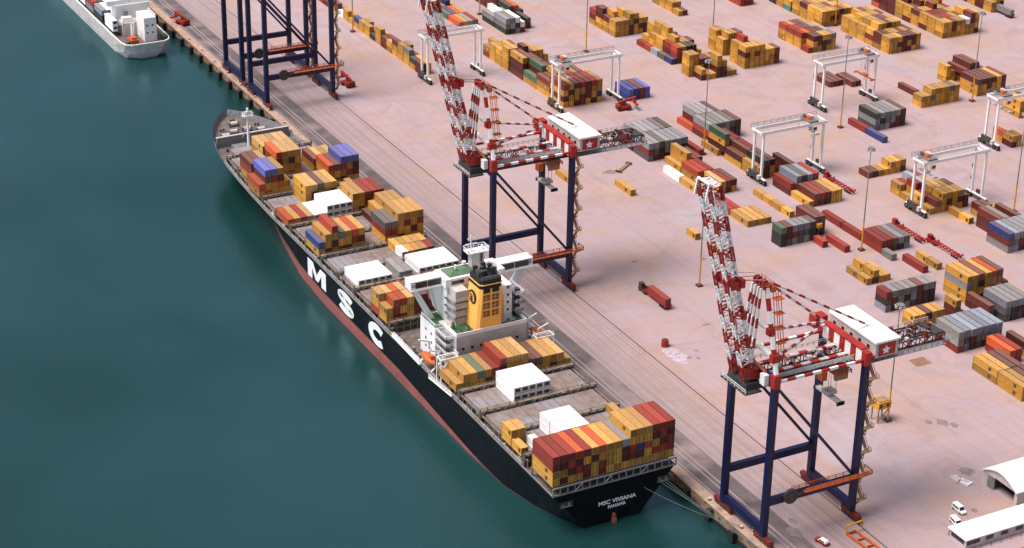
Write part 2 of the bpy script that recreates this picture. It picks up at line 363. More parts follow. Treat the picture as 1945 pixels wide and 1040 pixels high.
def dmesh(k, h, reefer):
    key = (k, h, reefer)
    if key not in _dm:
        b = MB()
        if reefer:
            b.box(-1.02, 1.02, -0.10, 0.045, 0.25, h - 0.25, 'offwhite'); b.box(-0.85, 0.85, -0.16, -0.102, h * 0.42, h - 0.4, 'dark')
        else:
            b.box(-1.05, 1.05, -0.01, 0.045, 0.18, h - 0.18, k)
            for x in (-0.85, -0.35, 0.35, 0.85): b.box(x - 0.075, x + 0.075, -0.06, -0.011, 0.2, h - 0.2, 'grey' if k not in 'WYTRO' else 'dark')
            b.box(-0.03, 0.03, -0.03, -0.0105, 0.2, h - 0.2, 'black')
        _dm[key] = b.mesh('door' if not reefer else 'cooling_unit')
    return _dm[key]
ORD = ['first', 'second', 'third', 'fourth', 'fifth', 'sixth', 'seventh', 'eighth', 'ninth', 'tenth', 'eleventh', 'twelfth', 'thirteenth',
       'fourteenth', 'fifteenth', 'sixteenth', 'seventeenth', 'eighteenth', 'nineteenth', 'twentieth']
BOX = []      # every container: dict(x,y,z,L,k,h,label,...)
GRID = set()
def occupied(x, y, z, L):
    for c in BOX:
        if abs(c['x'] - x) < 2.35 and c['y'] < y + L - 0.1 and y < c['y'] + c['L'] - 0.1 and abs(c['z'] - z) < 1.3: return True
    return False
def B(key, x0, y0, pitch, L, pal, phrase, bays, z0=0.0, h=H20, where='yard', yjit=0.25, rowoff=0):
    ln = L - (0.06 if L < 8 else 0.06)
    ny = len(bays)
    for j, bay in enumerate(bays):
        for i, tok in enumerate(bay.split()):
            if tok == '.': continue
            s = ''
            for ch in tok:
                if ch.isdigit():
                    s += ''.join(rnd.choice(pal) for _ in range(int(ch) - (1 if not tok.endswith(ch) else 0)))
                else: s += ch
            y = y0 + j * (L + (0.12 if L < 8 else 0.35)) + (rnd.uniform(-1, 1) * (.05 if L < 8 else .16) if where == 'yard' else 0)
            x = x0 + W20 / 2 + i * pitch
            for t, k in enumerate(s):
                z = z0 + t * (h + 0.015)
                if occupied(x, y, z, ln): continue
                lv = 'lone' if len(s) == 1 and len(bay.split()) == 1 and ny == 1 else ('top' if t == len(s) - 1 and t else ('ground-level' if t == 0 and where == 'yard' else ('lowest' if t == 0 else ORD[t] + '-tier')))
                row = '' if len(bay.split()) == 1 else ' ' + ORD[i + rowoff] + ' from left'
                bw = '' if ny == 1 else (' ' + ('nearest' if j == 0 else ORD[j]) + ' bay')
                lab = '%s %s container%s%s, %s' % (lv, CC[k][1], row, bw, phrase)
                BOX.append(dict(x=x, y=y, z=z, L=ln, k=k, h=h, lab=lab, where=where, key=key, reefer=(k == 'W' and where == 'ship')))

# ------------------------------------------------------------------ the black container ship
SX, DZ = 266.1, 9.7
ship = thing('container_ship', (SX, 433.3, WZ), 'long black container ship moored along the quay, white letters on its side', 'ship')
def sp(mb, name, label=None):                 # ship parts are written in world metres; move them under the ship's empty
    me = mb.mesh(name); me.transform(Matrix.Translation((-SX, -433.3, -WZ)))
    o = bpy.data.objects.new(name, me); COL.objects.link(o); o.parent = ship
    if label: o['label'] = label
    return o
def sub(mb, name, par, label=None):
    o = sp(mb, name, label); o.parent = par; return o
def ip(tab, y):
    for (a, va), (c, vc) in zip(tab, tab[1:]):
        if y <= c: return va + (vc - va) * max(0, (y - a)) / (c - a)
    return tab[-1][1]
WD = [(433.3, 20.5), (650, 20.5), (668, 20.0), (684, 19.3), (700, 18.3), (712, 17.0), (723, 15.0), (732, 12.0), (740, 8.0), (746, 3.8), (749.5, 0.25)]
WW = [(433.3, 9.0), (440, 12.5), (450, 16.5), (465, 19.6), (485, 20.45), (600, 20.45), (625, 19.0), (650, 15.0), (675, 10.0), (700, 5.6), (720, 2.4), (734, 0.5), (749.5, 0.2)]
ZT = [(433.3, DZ), (704, DZ), (706, DZ), (749.5, DZ + 1.0)]
ys = [433.3 + i * 4.0 for i in range(79)] + [748.5, 749.5]
ys = [y for y in ys if y <= 749.5]
b = MB(); prev = None; LV = [-7.5, -4.0, -1.8, 0.45, 2.8, 5.0, 7.4, 1e9]
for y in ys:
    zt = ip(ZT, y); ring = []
    bt_ = -3.9 + 4.35 * max(0, min(1, (y - 468) / 70.0)) if y < 600 else 0.45 + .6 * max(0, min(1, (y - 600) / 50.0))  # boot top sinks astern: hull black there is painted-in shade and reflection
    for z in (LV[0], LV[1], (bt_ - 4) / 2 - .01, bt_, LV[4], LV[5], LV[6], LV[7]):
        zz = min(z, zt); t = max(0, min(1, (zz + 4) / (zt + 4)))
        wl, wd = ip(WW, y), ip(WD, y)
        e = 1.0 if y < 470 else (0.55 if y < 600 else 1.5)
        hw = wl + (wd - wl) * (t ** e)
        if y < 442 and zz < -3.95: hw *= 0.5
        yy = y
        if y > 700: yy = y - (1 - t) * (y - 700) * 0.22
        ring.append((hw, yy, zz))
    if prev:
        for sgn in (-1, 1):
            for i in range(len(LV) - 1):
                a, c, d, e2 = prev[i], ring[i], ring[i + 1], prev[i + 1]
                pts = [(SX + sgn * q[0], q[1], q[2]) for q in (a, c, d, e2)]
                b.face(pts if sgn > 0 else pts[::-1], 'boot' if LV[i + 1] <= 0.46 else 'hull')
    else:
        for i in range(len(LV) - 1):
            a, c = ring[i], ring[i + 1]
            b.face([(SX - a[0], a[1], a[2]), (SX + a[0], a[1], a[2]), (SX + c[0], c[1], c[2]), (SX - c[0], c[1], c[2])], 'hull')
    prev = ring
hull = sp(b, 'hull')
b = MB()
for y0, y1 in zip(ys, ys[1:]):
    b.face([(SX - ip(WD, y0), y0, ip(ZT, y0) - .01), (SX + ip(WD, y0), y0, ip(ZT, y0) - .01), (SX + ip(WD, y1), y1, ip(ZT, y1) - .01), (SX - ip(WD, y1), y1, ip(ZT, y1) - .01)], 'deck')
sp(b, 'main_deck')
b = MB()                                        # pale gunwale bar and deck-edge railing
for y0, y1 in zip(ys, ys[1:]):
    for sg in (-1, 1):
        p = (SX + sg * (ip(WD, y0) - .12), y0, ip(ZT, y0) + .12); q = (SX + sg * (ip(WD, y1) - .12), y1, ip(ZT, y1) + .12)
        b.beam(p, q, 0.3, 0.3, 'greysea')
sp(b, 'gunwale')
for sg in (-1, 1):
    b = MB(); pts = [(SX + sg * (ip(WD, y) - .3), y, DZ + .05) for y in range(452, 706, 6)]; b.rail(pts, 1.2, 'offwhite', 0.13, 3.0); sp(b, 'railing')
# forecastle: grey bulwark, breakwater, winches, mast
b = MB(); fy = [y for y in ys if y >= 704]
for y0, y1 in zip(fy, fy[1:]):
    for sg in (-1, 1):
        for r0, r1 in ((0, 0),):
            p0, p1 = ip(WD, y0), ip(WD, y1); z0, z1 = ip(ZT, y0), ip(ZT, y1); hh = 1.5 if y0 < 716 else 2.6
            lo = [(SX + sg * p0, y0, z0), (SX + sg * p1, y1, z1)]; hi = [(SX + sg * (p0 + .35), y0, z0 + hh), (SX + sg * (p1 + .35), y1 + .3, z1 + hh)]
            pts = [lo[0], lo[1], hi[1], hi[0]]; b.face(pts if sg > 0 else pts[::-1], 'greysea')
            inn = [(SX + sg * (p0 - .25), y0, z0), (SX + sg * (p1 - .25), y1, z1), hi[1], hi[0]]
            b.face(inn[::-1] if sg > 0 else inn, 'greysea')
sp(b, 'bulwark')
b = MB(); b.box(SX - 15.2, SX + 15.2, 719.2, 719.8, DZ, DZ + 4.4, 'greysea')
for i in range(13):
    x = SX - 14.4 + i * 2.4; b.hexa([(x - .12, 719.8, DZ), (x + .12, 719.8, DZ), (x + .12, 722.3, DZ), (x - .12, 722.3, DZ), (x - .12, 719.8, DZ + 4.2), (x + .12, 719.8, DZ + 4.2), (x + .12, 720.0, DZ + 4.2), (x - .12, 720.0, DZ + 4.2)], 'greysea')
b.box(SX - 15.4, SX + 15.4, 719.0, 720.0, DZ + 4.4, DZ + 4.7, 'offwhite'); sp(b, 'breakwater')
b = MB(); b.box(SX - 12.5, SX - 1.0, 706.0, 712.5, DZ, DZ + 2.0, 'hatch'); b.box(SX + 0.5, SX + 12.5, 706.0, 712.5, DZ, DZ + 2.0, 'hatch'); b.box(SX - 10, SX - 4, 713.5, 717.6, DZ, DZ + 1.6, 'grey')
sp(b, 'hatch_cover')
mst = MB(); mst.cyl((SX - 4.4, 712.8, DZ), (SX - 4.4, 712.8, 27.5), 0.62, 10, 'white', 0.42); mst.box(SX - 6.4, SX - 2.4, 711.6, 714.0, 24.2, 24.6, 'white'); mst.box(SX - 5.6, SX - 3.2, 712.2, 713.4, 24.6, 26.0, 'offwhite')
mst.beam((SX - 4.4, 712.8, 22), (SX - 4.4, 719, DZ + 3), .25, .25, 'offwhite'); mst.rail([(SX - 6.4, 711.6, 24.6), (SX - 2.4, 711.6, 24.6), (SX - 2.4, 714, 24.6), (SX - 6.4, 714, 24.6), (SX - 6.4, 711.6, 24.6)], 1.1, 'white', .12, 1.3)
sp(mst, 'foremast')
for dx, dy in ((-9, 727), (-4.5, 730), (1.5, 731), (6.5, 728), (-1.5, 738), (9.5, 724.6)):
    b = MB(); b.cyl((SX + dx - 1.6, dy, DZ + 1.7), (SX + dx + 1.6, dy, DZ + 1.7), 0.95, 12, 'offwhite'); b.box(SX + dx - 2.1, SX + dx - 1.6, dy - 1.2, dy + 1.2, DZ + .3, DZ + 2.9, 'grey')
    b.box(SX + dx + 1.6, SX + dx + 2.1, dy - 1.2, dy + 1.2, DZ + .3, DZ + 2.9, 'grey'); b.box(SX + dx - 2.3, SX + dx + 2.3, dy - 1.4, dy + 1.4, DZ + .01, DZ + .35, 'dark'); sp(b, 'winch')
for dx, dy in ((-12.2, 714.2), (-10.4, 722), (-7.5, 734.5), (7.5, 735), (0, 743)):
    b = MB(); b.cyl((SX + dx - .6, dy, DZ), (SX + dx - .6, dy, DZ + 1.5), .4, 8, 'black'); b.cyl((SX + dx + .6, dy, DZ), (SX + dx + .6, dy, DZ + 1.5), .4, 8, 'black'); b.box(SX + dx - 1.1, SX + dx + 1.1, dy - .5, dy + .5, DZ + .01, DZ + .2, 'dark'); sp(b, 'mooring_bitts')
# hatch covers and lashing bridges
BP = 14.2; BY = [452.4 + BP * i for i in range(4)] + [546.3 + BP * i for i in range(11)]
HZ = 12.75
def bridge(y, half, zt, zb=DZ, k='lash', name='lashing_bridge', d=1.0):
    b = MB(); n = max(2, int(round(2 * half / 2.53))); st = 2 * half / n; r = random.Random(int(y * 7))
    b.box(SX - half + .1, SX + half - .1, y - .25, y + .45, zb, zt - 1.2, 'dark')
    for i in range(n + 1):
        x = SX - half + i * st; top = zt + r.choice((0, 0, .9, 1.1))
        b.beam((x, y - d / 2, zb), (x, y - d / 2, top), .30, .30, k); b.beam((x, y + d / 2, zb), (x, y + d / 2, zt), .26, .26, k)
        if i < n:
            b.box(x + .45, x + st - .45, y - d / 2 - .1, y - d / 2 + .1, zb + 1.7, zb + 2.0, k)
            if r.random() < .6: b.box(x + .5, x + .5 + r.uniform(.5, 1.2), y - d / 2 - .3, y - d / 2 + .2, zt - 1.1, zt - .2, r.choice(('dark', 'greysea', 'lash')))
            if r.random() < .35: b.beam((x, y - d / 2, zb + .2), (x + st, y - d / 2, zt - .2), .16, .16, 'greysea')
    b.box(SX - half, SX + half, y - d / 2 - .1, y + d / 2 + .1, zt - .2, zt, k)
    b.beam((SX - half, y - d / 2, zt + 1.0), (SX + half, y - d / 2, zt + 1.0), .12, .12, k)
    return sp(b, name)
for bi, y in enumerate(BY):
    half = min(ip(WD, y + 12.4) - 0.35, 20.2)
    n = 3; wv = [(-half + 1.6, -half / 3 - .1), (-half / 3 + .1, half / 3 - .1), (half / 3 + .1, half - 1.6)]
    cb = MB(); cb.box(SX - half + 2.0, SX + half - 2.0, y - .2, y + 12.4, DZ, HZ - 1.1, 'deck')
    for i in range(int((2 * half - 4) / 2.5)):
        x = SX - half + 2.3 + i * 2.5; cb.box(x, x + .25, y - .6, y - .2, DZ, HZ - 1.2, 'lash')
    sp(cb, 'hatch_coaming')
    for a, c in wv:
        hb = MB(); hb.box(SX + a, SX + c, y - .35, y + 12.5, HZ - 1.08, HZ - .12, 'hatch')
        for k in range(int((c - a) / 2.5)):
            xx = SX + a + 1.0 + k * 2.53; hb.box(xx, xx + .35, y - .1, y + 12.2, HZ - .119, HZ - .03, 'lash')
        for k in range(int((c - a) / 1.3)):
            xx = SX + a + .4 + k * 1.3; hb.box(xx, xx + .7, y - .5, y - .351, HZ - 1.0, HZ - .25, 'black')
        sp(hb, 'hatch_cover')
    bridge(y - 1.0, ip(WD, y) - .35, 13.9)
    for k in range(4):                                   # side-deck pedestals carrying the outboard row
        for sg in (-1, 1):
            pass
bridge(508.6, 20.1, 13.6); bridge(BY[-1] + 13.6, ip(WD, BY[-1] + 13.6) - .4, 13.6)
for sg, (ya0, ya1) in ((-1, (450, 508)), (-1, (546, 702)), (1, (450, 508)), (1, (546, 702))):
    b = MB()
    for y in range(ya0, ya1, 3):
        x = SX + sg * (ip(WD, y) - 1.0); b.beam((x, y, DZ), (x, y, HZ - .15), .28, .28, 'lash')
    for ya in range(ya0, ya1 - 4, 6): b.beam((SX + sg * (ip(WD, ya) - 1.0), ya, HZ - .3), (SX + sg * (ip(WD, ya + 6) - 1.0), ya + 6, HZ - .3), .5, .3, 'lash')
    sp(b, 'side_support')
rr = random.Random(5)
for i in range(64):
    y = rr.uniform(452, 704); sg = -1 if i % 8 else 1
    if 508 < y < 512: continue
    x = SX + sg * (ip(WD, y) - rr.uniform(.9, 1.9)); b = MB(); k = rr.choice(('dark', 'greysea', 'offwhite', 'lash', 'black', 'dark'))
    if i % 2: b.cyl((x, y, DZ), (x, y, DZ + rr.uniform(.8, 1.9)), rr.uniform(.25, .5), 8, k); b.cyl((x, y, DZ + 1.9), (x, y, DZ + 2.3), .6, 8, k)
    else: b.box(x - .5, x + .5, y - rr.uniform(.5, 1.5), y + 1, DZ, DZ + rr.uniform(.7, 1.8), k); b.box(x - .3, x + .3, y - .3, y + .4, DZ + 1.81, DZ + 2.1, k)
    sp(b, 'deck_fitting')
# stern: pale open girder under the last stack, mooring openings, rudder, lettering
b = MB()
zb, zt = DZ + .01, DZ + 2.6
for z in (zb + .2, zt): b.beam((SX - 20.6, 432.9, z), (SX + 20.6, 432.9, z), .4, .4, 'greysea')
for i in range(18):
    x = SX - 20.5 + i * 41 / 17; b.beam((x, 432.9, zb + .4), (x, 432.9, zt - .2), .3, .3, 'greysea')
    if i in (3, 7, 12): b.beam((x, 432.85, zb + .3), (x + 41 / 17, 432.85, zt - .1), .22, .22, 'offwhite')
b.box(SX - 20.4, SX + 20.4, 433.5, 446.5, zt + .21, zt + .35, 'deck')
for i in range(9):
    x = SX - 20.2 + i * 5.05; b.beam((x, 446, zb), (x, 446, zt + .2), .4, .4, 'lash')
sp(b, 'stern_girder')
for x0, x1 in ((248.2, 252.4), (280.6, 284.8)):
    b = MB(); b.box(x0, x1, 433.12, 433.28, 5.0, 6.9, 'dark'); b.box(x0 + .3, x1 - .3, 432.95, 433.119, 5.1, 5.5, 'greysea'); b.box(x0 + .6, x0 + 1.2, 432.95, 433.119, 5.5, 6.3, 'greysea'); b.box(x1 - 1.6, x1 - .9, 432.95, 433.119, 5.5, 6.5, 'greysea'); sp(b, 'mooring_opening')
b = MB(); b.box(SX - .5, SX + .5, 431.8, 437.5, -6, -2.5, 'boot'); b.beam((SX, 433.0, -2.6), (SX, 433.0, -1.2), .8, 1.5, 'boot'); sp(b, 'rudder')

def letters(txt, name, size, mat_, xdir, ydir, origin, width, height, bold, par):
    cu = bpy.data.curves.new(name, 'FONT'); cu.body = txt; cu.size = 1.0; cu.offset = bold; cu.extrude = 0.02; cu.align_x = 'LEFT'
    to = bpy.data.objects.new(name + '_curve', cu); COL.objects.link(to)
    bpy.context.view_layer.update()
    me = bpy.data.meshes.new_from_object(to.evaluated_get(bpy.context.evaluated_depsgraph_get()))
    bpy.data.objects.remove(to)
    xs = [v.co.x for v in me.vertices]; yy = [v.co.y for v in me.vertices]
    x0, x1, y0, y1 = min(xs), max(xs), min(yy), max(yy)
    xd, yd, og = Vector(xdir), Vector(ydir), Vector(origin); zd = xd.cross(yd)
    for v in me.vertices:
        v.co = og + xd * ((v.co.x - x0) / (x1 - x0) * width) + yd * ((v.co.y - y0) / (y1 - y0) * height) + zd * (v.co.z * 2.0 + 0.06)
    me.name = name; me.materials.clear(); me.materials.append(mat_)
    for p in me.polygons: p.material_index = 0
    me.transform(Matrix.Translation((-SX, -433.3, -WZ)))
    o = bpy.data.objects.new(name, me); COL.objects.link(o); o.parent = par; return o
LX = SX - 20.5
def hull_letter(ch, y0, z0, w_, hh_):
    """Bold capital painted on the port side, y runs astern, z up."""
    b = MB(); x = LX - .07
    P = lambda u, v: (x, y0 - u * w_, z0 + v * hh_)
    if ch == 'M':
        b.face([P(*p) for p in ((0, 0), (0, 1), (.30, 1), (.5, .46), (.70, 1), (1, 1), (1, 0), (.75, 0), (.75, .62), (.58, .10), (.42, .10), (.25, .62), (.25, 0))][::-1], 'white')
    else:
        pts = []
        if ch == 'C': pts = [(.5 + .375 * math.cos(R(a_)), .5 + .385 * math.sin(R(a_))) for a_ in range(42, 319, 12)]
        else:
            pts = [(.5 + .36 * math.cos(R(a_)), .725 + .165 * math.sin(R(a_))) for a_ in range(15, 262, 13)] + [(.5 + .36 * math.cos(R(a_)), .275 + .175 * math.sin(R(a_))) for a_ in range(82, -166, -13)]
        tk = .142; L_, R_ = [], []
        for i, p in enumerate(pts):
            q0 = pts[max(0, i - 1)]; q1 = pts[min(len(pts) - 1, i + 1)]; dx, dy = (q1[0] - q0[0]) * w_, (q1[1] - q0[1]) * hh_; l_ = math.hypot(dx, dy)
            nx, ny = -dy / l_ * tk, dx / l_ * tk * w_ / hh_ * .62; L_.append((p[0] + nx, p[1] + ny)); R_.append((p[0] - nx, p[1] - ny))
        for i in range(len(pts) - 1): b.face([P(*L_[i]), P(*L_[i + 1]), P(*R_[i + 1]), P(*R_[i])], 'white')
    return sp(b, 'hull_letter')
hull_letter('M', 613.8, 1.7, 16.4, 6.8); hull_letter('S', 587.0, 1.5, 13.8, 7.2); hull_letter('C', 560.9, 1.5, 13.8, 7.2)
letters('MSC VIVIANA', 'ship_name', 1, MT['white'], (1, 0, 0), (0, 0, 1), (261.0, 433.2, 2.3), 12.6, 1.35, .02, ship)
letters('PANAMA', 'home_port', 1, MT['white'], (1, 0, 0), (0, 0, 1), (264.2, 433.2, .7), 6.0, 1.05, .02, ship)

# deckhouse
house = MB()
house.box(253.6, 278.6, 511.0, 524.0, DZ, 22.4, 'offwhite')                       # aft casing block
house.box(256.5, 276.5, 524.0, 531.5, DZ, 33.0, 'white')                          # accommodation tower
house.box(250.8, 256.5, 520.5, 531.5, DZ, 21.8, 'white'); house.box(276.5, 282.2, 520.5, 531.5, DZ, 21.8, 'white')
house.box(272.6, 275.4, 515.5, 524.0, 22.4, 34.6, 'white')                     # starboard stair tower
house.box(257.2, 261.6, 519.0, 524.0, 22.4, 34.0, 'offwhite')
for z in (24.8, 27.4, 30.0): house.box(255.9, 277.4, 523.0, 524.6, z, z + .25, 'dark'); house.box(256.8, 262.0, 518.6, 519.0, z, z + .3, 'dark'); house.box(272.6, 275.4, 515.2, 515.5, z, z + .3, 'white')
hs_ = sp(house, 'deckhouse')
for bx in ((253.9, 261.2, 511.4, 518.6, 22.41, 22.5), (271.0, 278.3, 511.4, 514.2, 22.41, 22.5), (276.8, 278.3, 514.2, 520, 22.41, 22.5), (251.0, 256.3, 520.8, 531.2, 21.81, 21.9), (276.8, 282, 520.8, 531.2, 21.81, 21.9)):
    b = MB(); b.box(*bx, 'green'); sub(b, 'green_deck', hs_)
b = MB()
for x0, x1, y0, y1, z in ((253.6, 278.6, 511.0, 511.25, 22.4), (253.6, 253.85, 511.25, 520.5, 22.4), (278.35, 278.6, 511.25, 520.5, 22.4)): b.box(x0, x1, y0, y1, z + .01, z + 1.25, 'white')
sub(b, 'parapet', hs_)
for (x, y, z, dx) in [(273.6, 515.45, 25.6 + 2.6 * j, 1) for j in range(4)]:
    b = MB(); b.box(x, x + .7, y - .08, y + .02, z, z + .8, 'glass'); sub(b, 'window', hs_)
for i in range(7):
    for z in (13.5, 17.5):
        b = MB(); b.box(255.5 + i * 3.2, 256.4 + i * 3.2, 510.93, 511.02, z, z + .9, 'glass'); sub(b, 'window', hs_)
for z in (12.5, 15.2, 18.4):
    for y in (523, 527):
        b = MB(); b.box(250.72, 250.82, y, y + .8, z, z + .8, 'glass'); sub(b, 'window', hs_)
b = MB(); b.rail([(251, 520.6, 22.0), (256.2, 520.6, 22.0)], 1.1, 'white', .14, 1.3); b.rail([(251, 520.6, 22.0), (251, 531, 22.0)], 1.1, 'white', .14, 1.6); b.rail([(276.9, 520.6, 22.0), (282, 520.6, 22.0), (282, 531, 22.0)], 1.1, 'white', .14, 1.6); sub(b, 'railing', hs_)
for i, z in enumerate((12.6, 15.4, 18.2, 21.0)):
    b = MB(); b.box(250.9, 253.5, 513.0, 520.4, z, z + .2, 'greysea'); b.rail([(251, 513.0, z + .2), (251, 520.4, z + .2)], 1.1, 'white', .14, 1.6); b.rail([(251, 513.0, z + .2), (253.5, 513, z + .2)], 1.1, 'white', .14, 1.2); sub(b, 'side_platform', hs_)
    b = MB(); b.beam((252.2, 519.5 if i % 2 else 514, z - 2.7), (252.2, 514 if i % 2 else 519.5, z + .1), .7, .18, 'lash'); sub(b, 'stair', hs_)
    b = MB(); b.box(278.7, 281.4, 513.0, 520.4, z, z + .2, 'greysea'); b.rail([(278.8, 513.0, z + .2), (281.3, 513, z + .2), (281.3, 520.4, z + .2)], 1.1, 'white', .14, 1.2); sub(b, 'side_platform', hs_)
for z in (24.9, 27.7, 30.5):
    b = MB(); b.box(276.6, 279.4, 514.8, 523.8, z, z + .2, 'greysea'); b.rail([(276.6, 514.8, z + .2), (279.4, 514.8, z + .2), (279.4, 523.8, z + .2)], 1.1, 'white', .14, 1.2); b.box(277.4, 278.6, 516, 517.6, z + .2, z + 1.6, 'dark'); sub(b, 'side_platform', hs_)
    b = MB(); b.rail([(256.9, 518.3, z), (261.8, 518.3, z)], 1.1, 'offwhite', .14, 1.2); b.rail([(256.2, 523.1, z), (256.2, 518.3, z)], 1.1, 'offwhite', .14, 1.2); b.box(256.2, 257.19, 518.4, 523.8, z - .15, z, 'greysea'); sub(b, 'side_platform', hs_)
for x, y, w2, z in ((262.5, 512.1, 1.3, 24.2), (259.0, 513.6, 1.0, 23.8), (256.0, 512.6, .8, 23.6), (272.6, 512.3, 1.1, 24.0), (275.9, 512.9, .9, 23.7), (255.3, 517, 1.0, 24.4)):
    b = MB(); b.box(x - w2 / 2, x + w2 / 2, y - .4, y + .4, 22.5, z, 'greysea'); b.cyl((x, y, z), (x, y, z + .5), .35, 8, 'dark'); sub(b, 'vent', hs_)
# bridge with full-width wings
b = MB(); b.box(245.4, 289.0, 526.6, 531.6, 33.0, 33.4, 'white'); b.box(256.0, 277.0, 523.6, 532.2, 33.4, 36.4, 'white'); b.box(245.6, 256.0, 527.0, 531.4, 35.9, 36.3, 'white'); b.box(277.0, 288.8, 527.0, 531.4, 35.9, 36.3, 'white')
for x0, x1 in ((245.4, 256.0), (277.0, 289.0)):
    b.box(x0, x1, 526.9, 527.1, 33.4, 34.3, 'white'); b.box(x0, x1, 531.3, 531.5, 33.4, 34.3, 'white')
b.box(245.4, 245.7, 527, 531.5, 33.4, 36.3, 'white'); b.box(288.7, 289.0, 527, 531.5, 33.4, 36.3, 'white')
br_ = sp(b, 'bridge')
for x0, x1 in ((247.0, 251.0), (251.3, 255.8), (277.2, 282.1), (282.5, 287.4)): b = MB(); b.box(x0, x1, 526.85, 527.06, 33.9, 35.85, 'glass'); sub(b, 'window_band', br_)
for x0 in (258.0, 264.0, 270.0): b = MB(); b.box(x0, x0 + 4.4, 523.5, 523.62, 34.4, 35.6, 'glass'); sub(b, 'window_band', br_)
for sg, xt, xb in ((-1, 246.6, 252.2), (1, 287.6, 280.6)):      # broad raking wing supports
    b = MB(); x1 = xt - sg * 1.3; x2 = xb - sg * 1.7
    lo, hi = sorted((xb, x2)), sorted((xt, x1))
    b.hexa([(lo[0], 527.2, 21.9), (lo[1], 527.2, 21.9), (lo[1], 531.0, 21.9), (lo[0], 531.0, 21.9), (hi[0], 527.2, 33.0), (hi[1], 527.2, 33.0), (hi[1], 531.0, 33.0), (hi[0], 531.0, 33.0)], 'white')
    sub(b, 'wing_bracket', br_)
b = MB(); b.hexa([(254.9, 527.2, 24.5), (256.49, 527.2, 22.0), (256.49, 531.0, 22.0), (254.9, 531.0, 24.5), (253.0, 527.2, 32.99), (256.49, 527.2, 32.99), (256.49, 531.0, 32.99), (253.0, 531.0, 32.99)], 'white'); sub(b, 'wing_bracket', br_)
b = MB(); b.box(257.8, 267.4, 524.9, 531.2, 36.41, 36.7, 'domegreen'); b.hexa([(258.2, 525.2, 36.7), (267.0, 525.2, 36.7), (267.0, 530.9, 36.7), (258.2, 530.9, 36.7), (260.2, 527, 37.6), (265.0, 527, 37.6), (265.0, 529.4, 37.6), (260.2, 529.4, 37.6)], 'domegreen')
b.cyl((261, 527, 37.9), (261, 527, 39.4), .3, 8, 'white'); b.cyl((265, 529, 37.9), (265, 529, 39.0), .7, 10, 'white'); sub(b, 'monkey_island', br_)
b = MB(); b.box(267.2, 271.6, 527.6, 530.2, 36.7, 41.8, 'offwhite'); b.box(265.7, 273.1, 527.0, 531.0, 41.8, 42.1, 'white'); b.box(270.2, 270.8, 527.25, 527.41, 37.5, 41.5, 'dark')
b.rail([(265.7, 527, 42.1), (273.1, 527, 42.1), (273.1, 531, 42.1), (265.7, 531, 42.1), (265.7, 527, 42.1)], 1.2, 'white', .14, 1.5)
b.cyl((267.5, 529, 42.1), (267.5, 529, 47.5), .3, 8, 'white', .18); b.beam((265.4, 529, 44.6), (269.6, 529, 44.6), .22, .3, 'white'); b.beam((266.2, 529, 46.4), (268.8, 529, 46.4), .15, .3, 'white'); b.cyl((271.5, 529, 42.1), (271.5, 529, 43.6), .9, 12, 'white', .3)
sub(b, 'radar_mast', br_)
# funnel
def oct_(x0, x1, y0, y1, z, c): return [(x0 + c, y0, z), (x1 - c, y0, z), (x1, y0 + c, z), (x1, y1 - c, z), (x1 - c, y1, z), (x0 + c, y1, z), (x0, y1 - c, z), (x0, y0 + c, z)]
def prism(b, lo, hi, k):
    n = len(lo)
    for i in range(n): b.face([lo[i], lo[(i + 1) % n], hi[(i + 1) % n], hi[i]], k)
    b.face(hi, k); b.face(lo[::-1], k)
fn = MB(); prism(fn, oct_(260.9, 270.2, 511.4, 521.2, 22.41, .9), oct_(262.0, 269.9, 511.2, 520.0, 37.0, .9), 'funnel')
prism(fn, oct_(262.1, 269.8, 511.3, 519.9, 37.0, .9), oct_(262.1, 269.8, 511.3, 519.9, 40.0, .9), 'black'); prism(fn, oct_(261.9, 270.0, 511.1, 520.1, 38.3, .95), oct_(261.9, 270.0, 511.1, 520.1, 38.6, .95), 'funnel')
fo = sp(fn, 'funnel')
b = MB()
for x, y in ((264, 513.2), (267.6, 513.0), (265.5, 516), (268.4, 516.5), (264, 518), (267, 518.4)): b.cyl((x, y, 39.6), (x - .4, y + .5, 42.0 + (x % 1.3)), .8, 10, 'black'); b.cyl((x - .4, y + .5, 42.0), (x - .45, y + .55, 42.2 + (x % 1.3)), .62, 10, 'dark')
b.box(263, 266, 514.3, 517, 40.05, 41.8, 'dark'); b.cyl((268.9, 514.6, 40.05), (268.9, 514.6, 42.6), .5, 8, 'grey'); b.rail([(262.6, 511.7, 40), (269.2, 511.7, 40), (269.2, 519.4, 40)], 1.1, 'greysea', .14, 1.5); sub(b, 'exhaust_pipe', fo)
for c in range(2):
    for r in range(4):
        z0 = 27.4 + r * 2.75; x0 = 263.0 + c * 3.1; yy = 511.4 - .2 * (z0 - 22.4) / 14.8
        b = MB(); b.box(x0, x0 + 2.4, yy - .10, yy + .05, z0, z0 + 2.1, 'louvre' if r < 3 else 'black')
        b.box(x0 + 1.0, x0 + 1.1, yy - .16, yy - .101, z0, z0 + 2.0, 'funnel' if r < 3 else 'black'); b.box(x0, x0 + 2.1, yy - .15, yy - .101, z0 + .95, z0 + 1.03, 'funnel' if r < 3 else 'black')
        sub(b, 'louvre', fo)
ex = 261.42
b = MB(); b.cyl((ex + .4, 515.8, 33.0), (ex - .12, 515.8, 32.96), 2.35, 28, 'black'); b.cyl((ex, 515.8, 33.0), (ex - .22, 515.8, 32.98), 1.75, 28, 'funnel'); em = sub(b, 'emblem', fo)
for i, ch in enumerate('msc'):
    o = letters(ch, 'emblem_letter', 1, MT['black'], (0, -1, 0), (0, 0, 1), (ex - .24, 516.7, 33.5 - i * .95), 1.7, .8, .03, em)
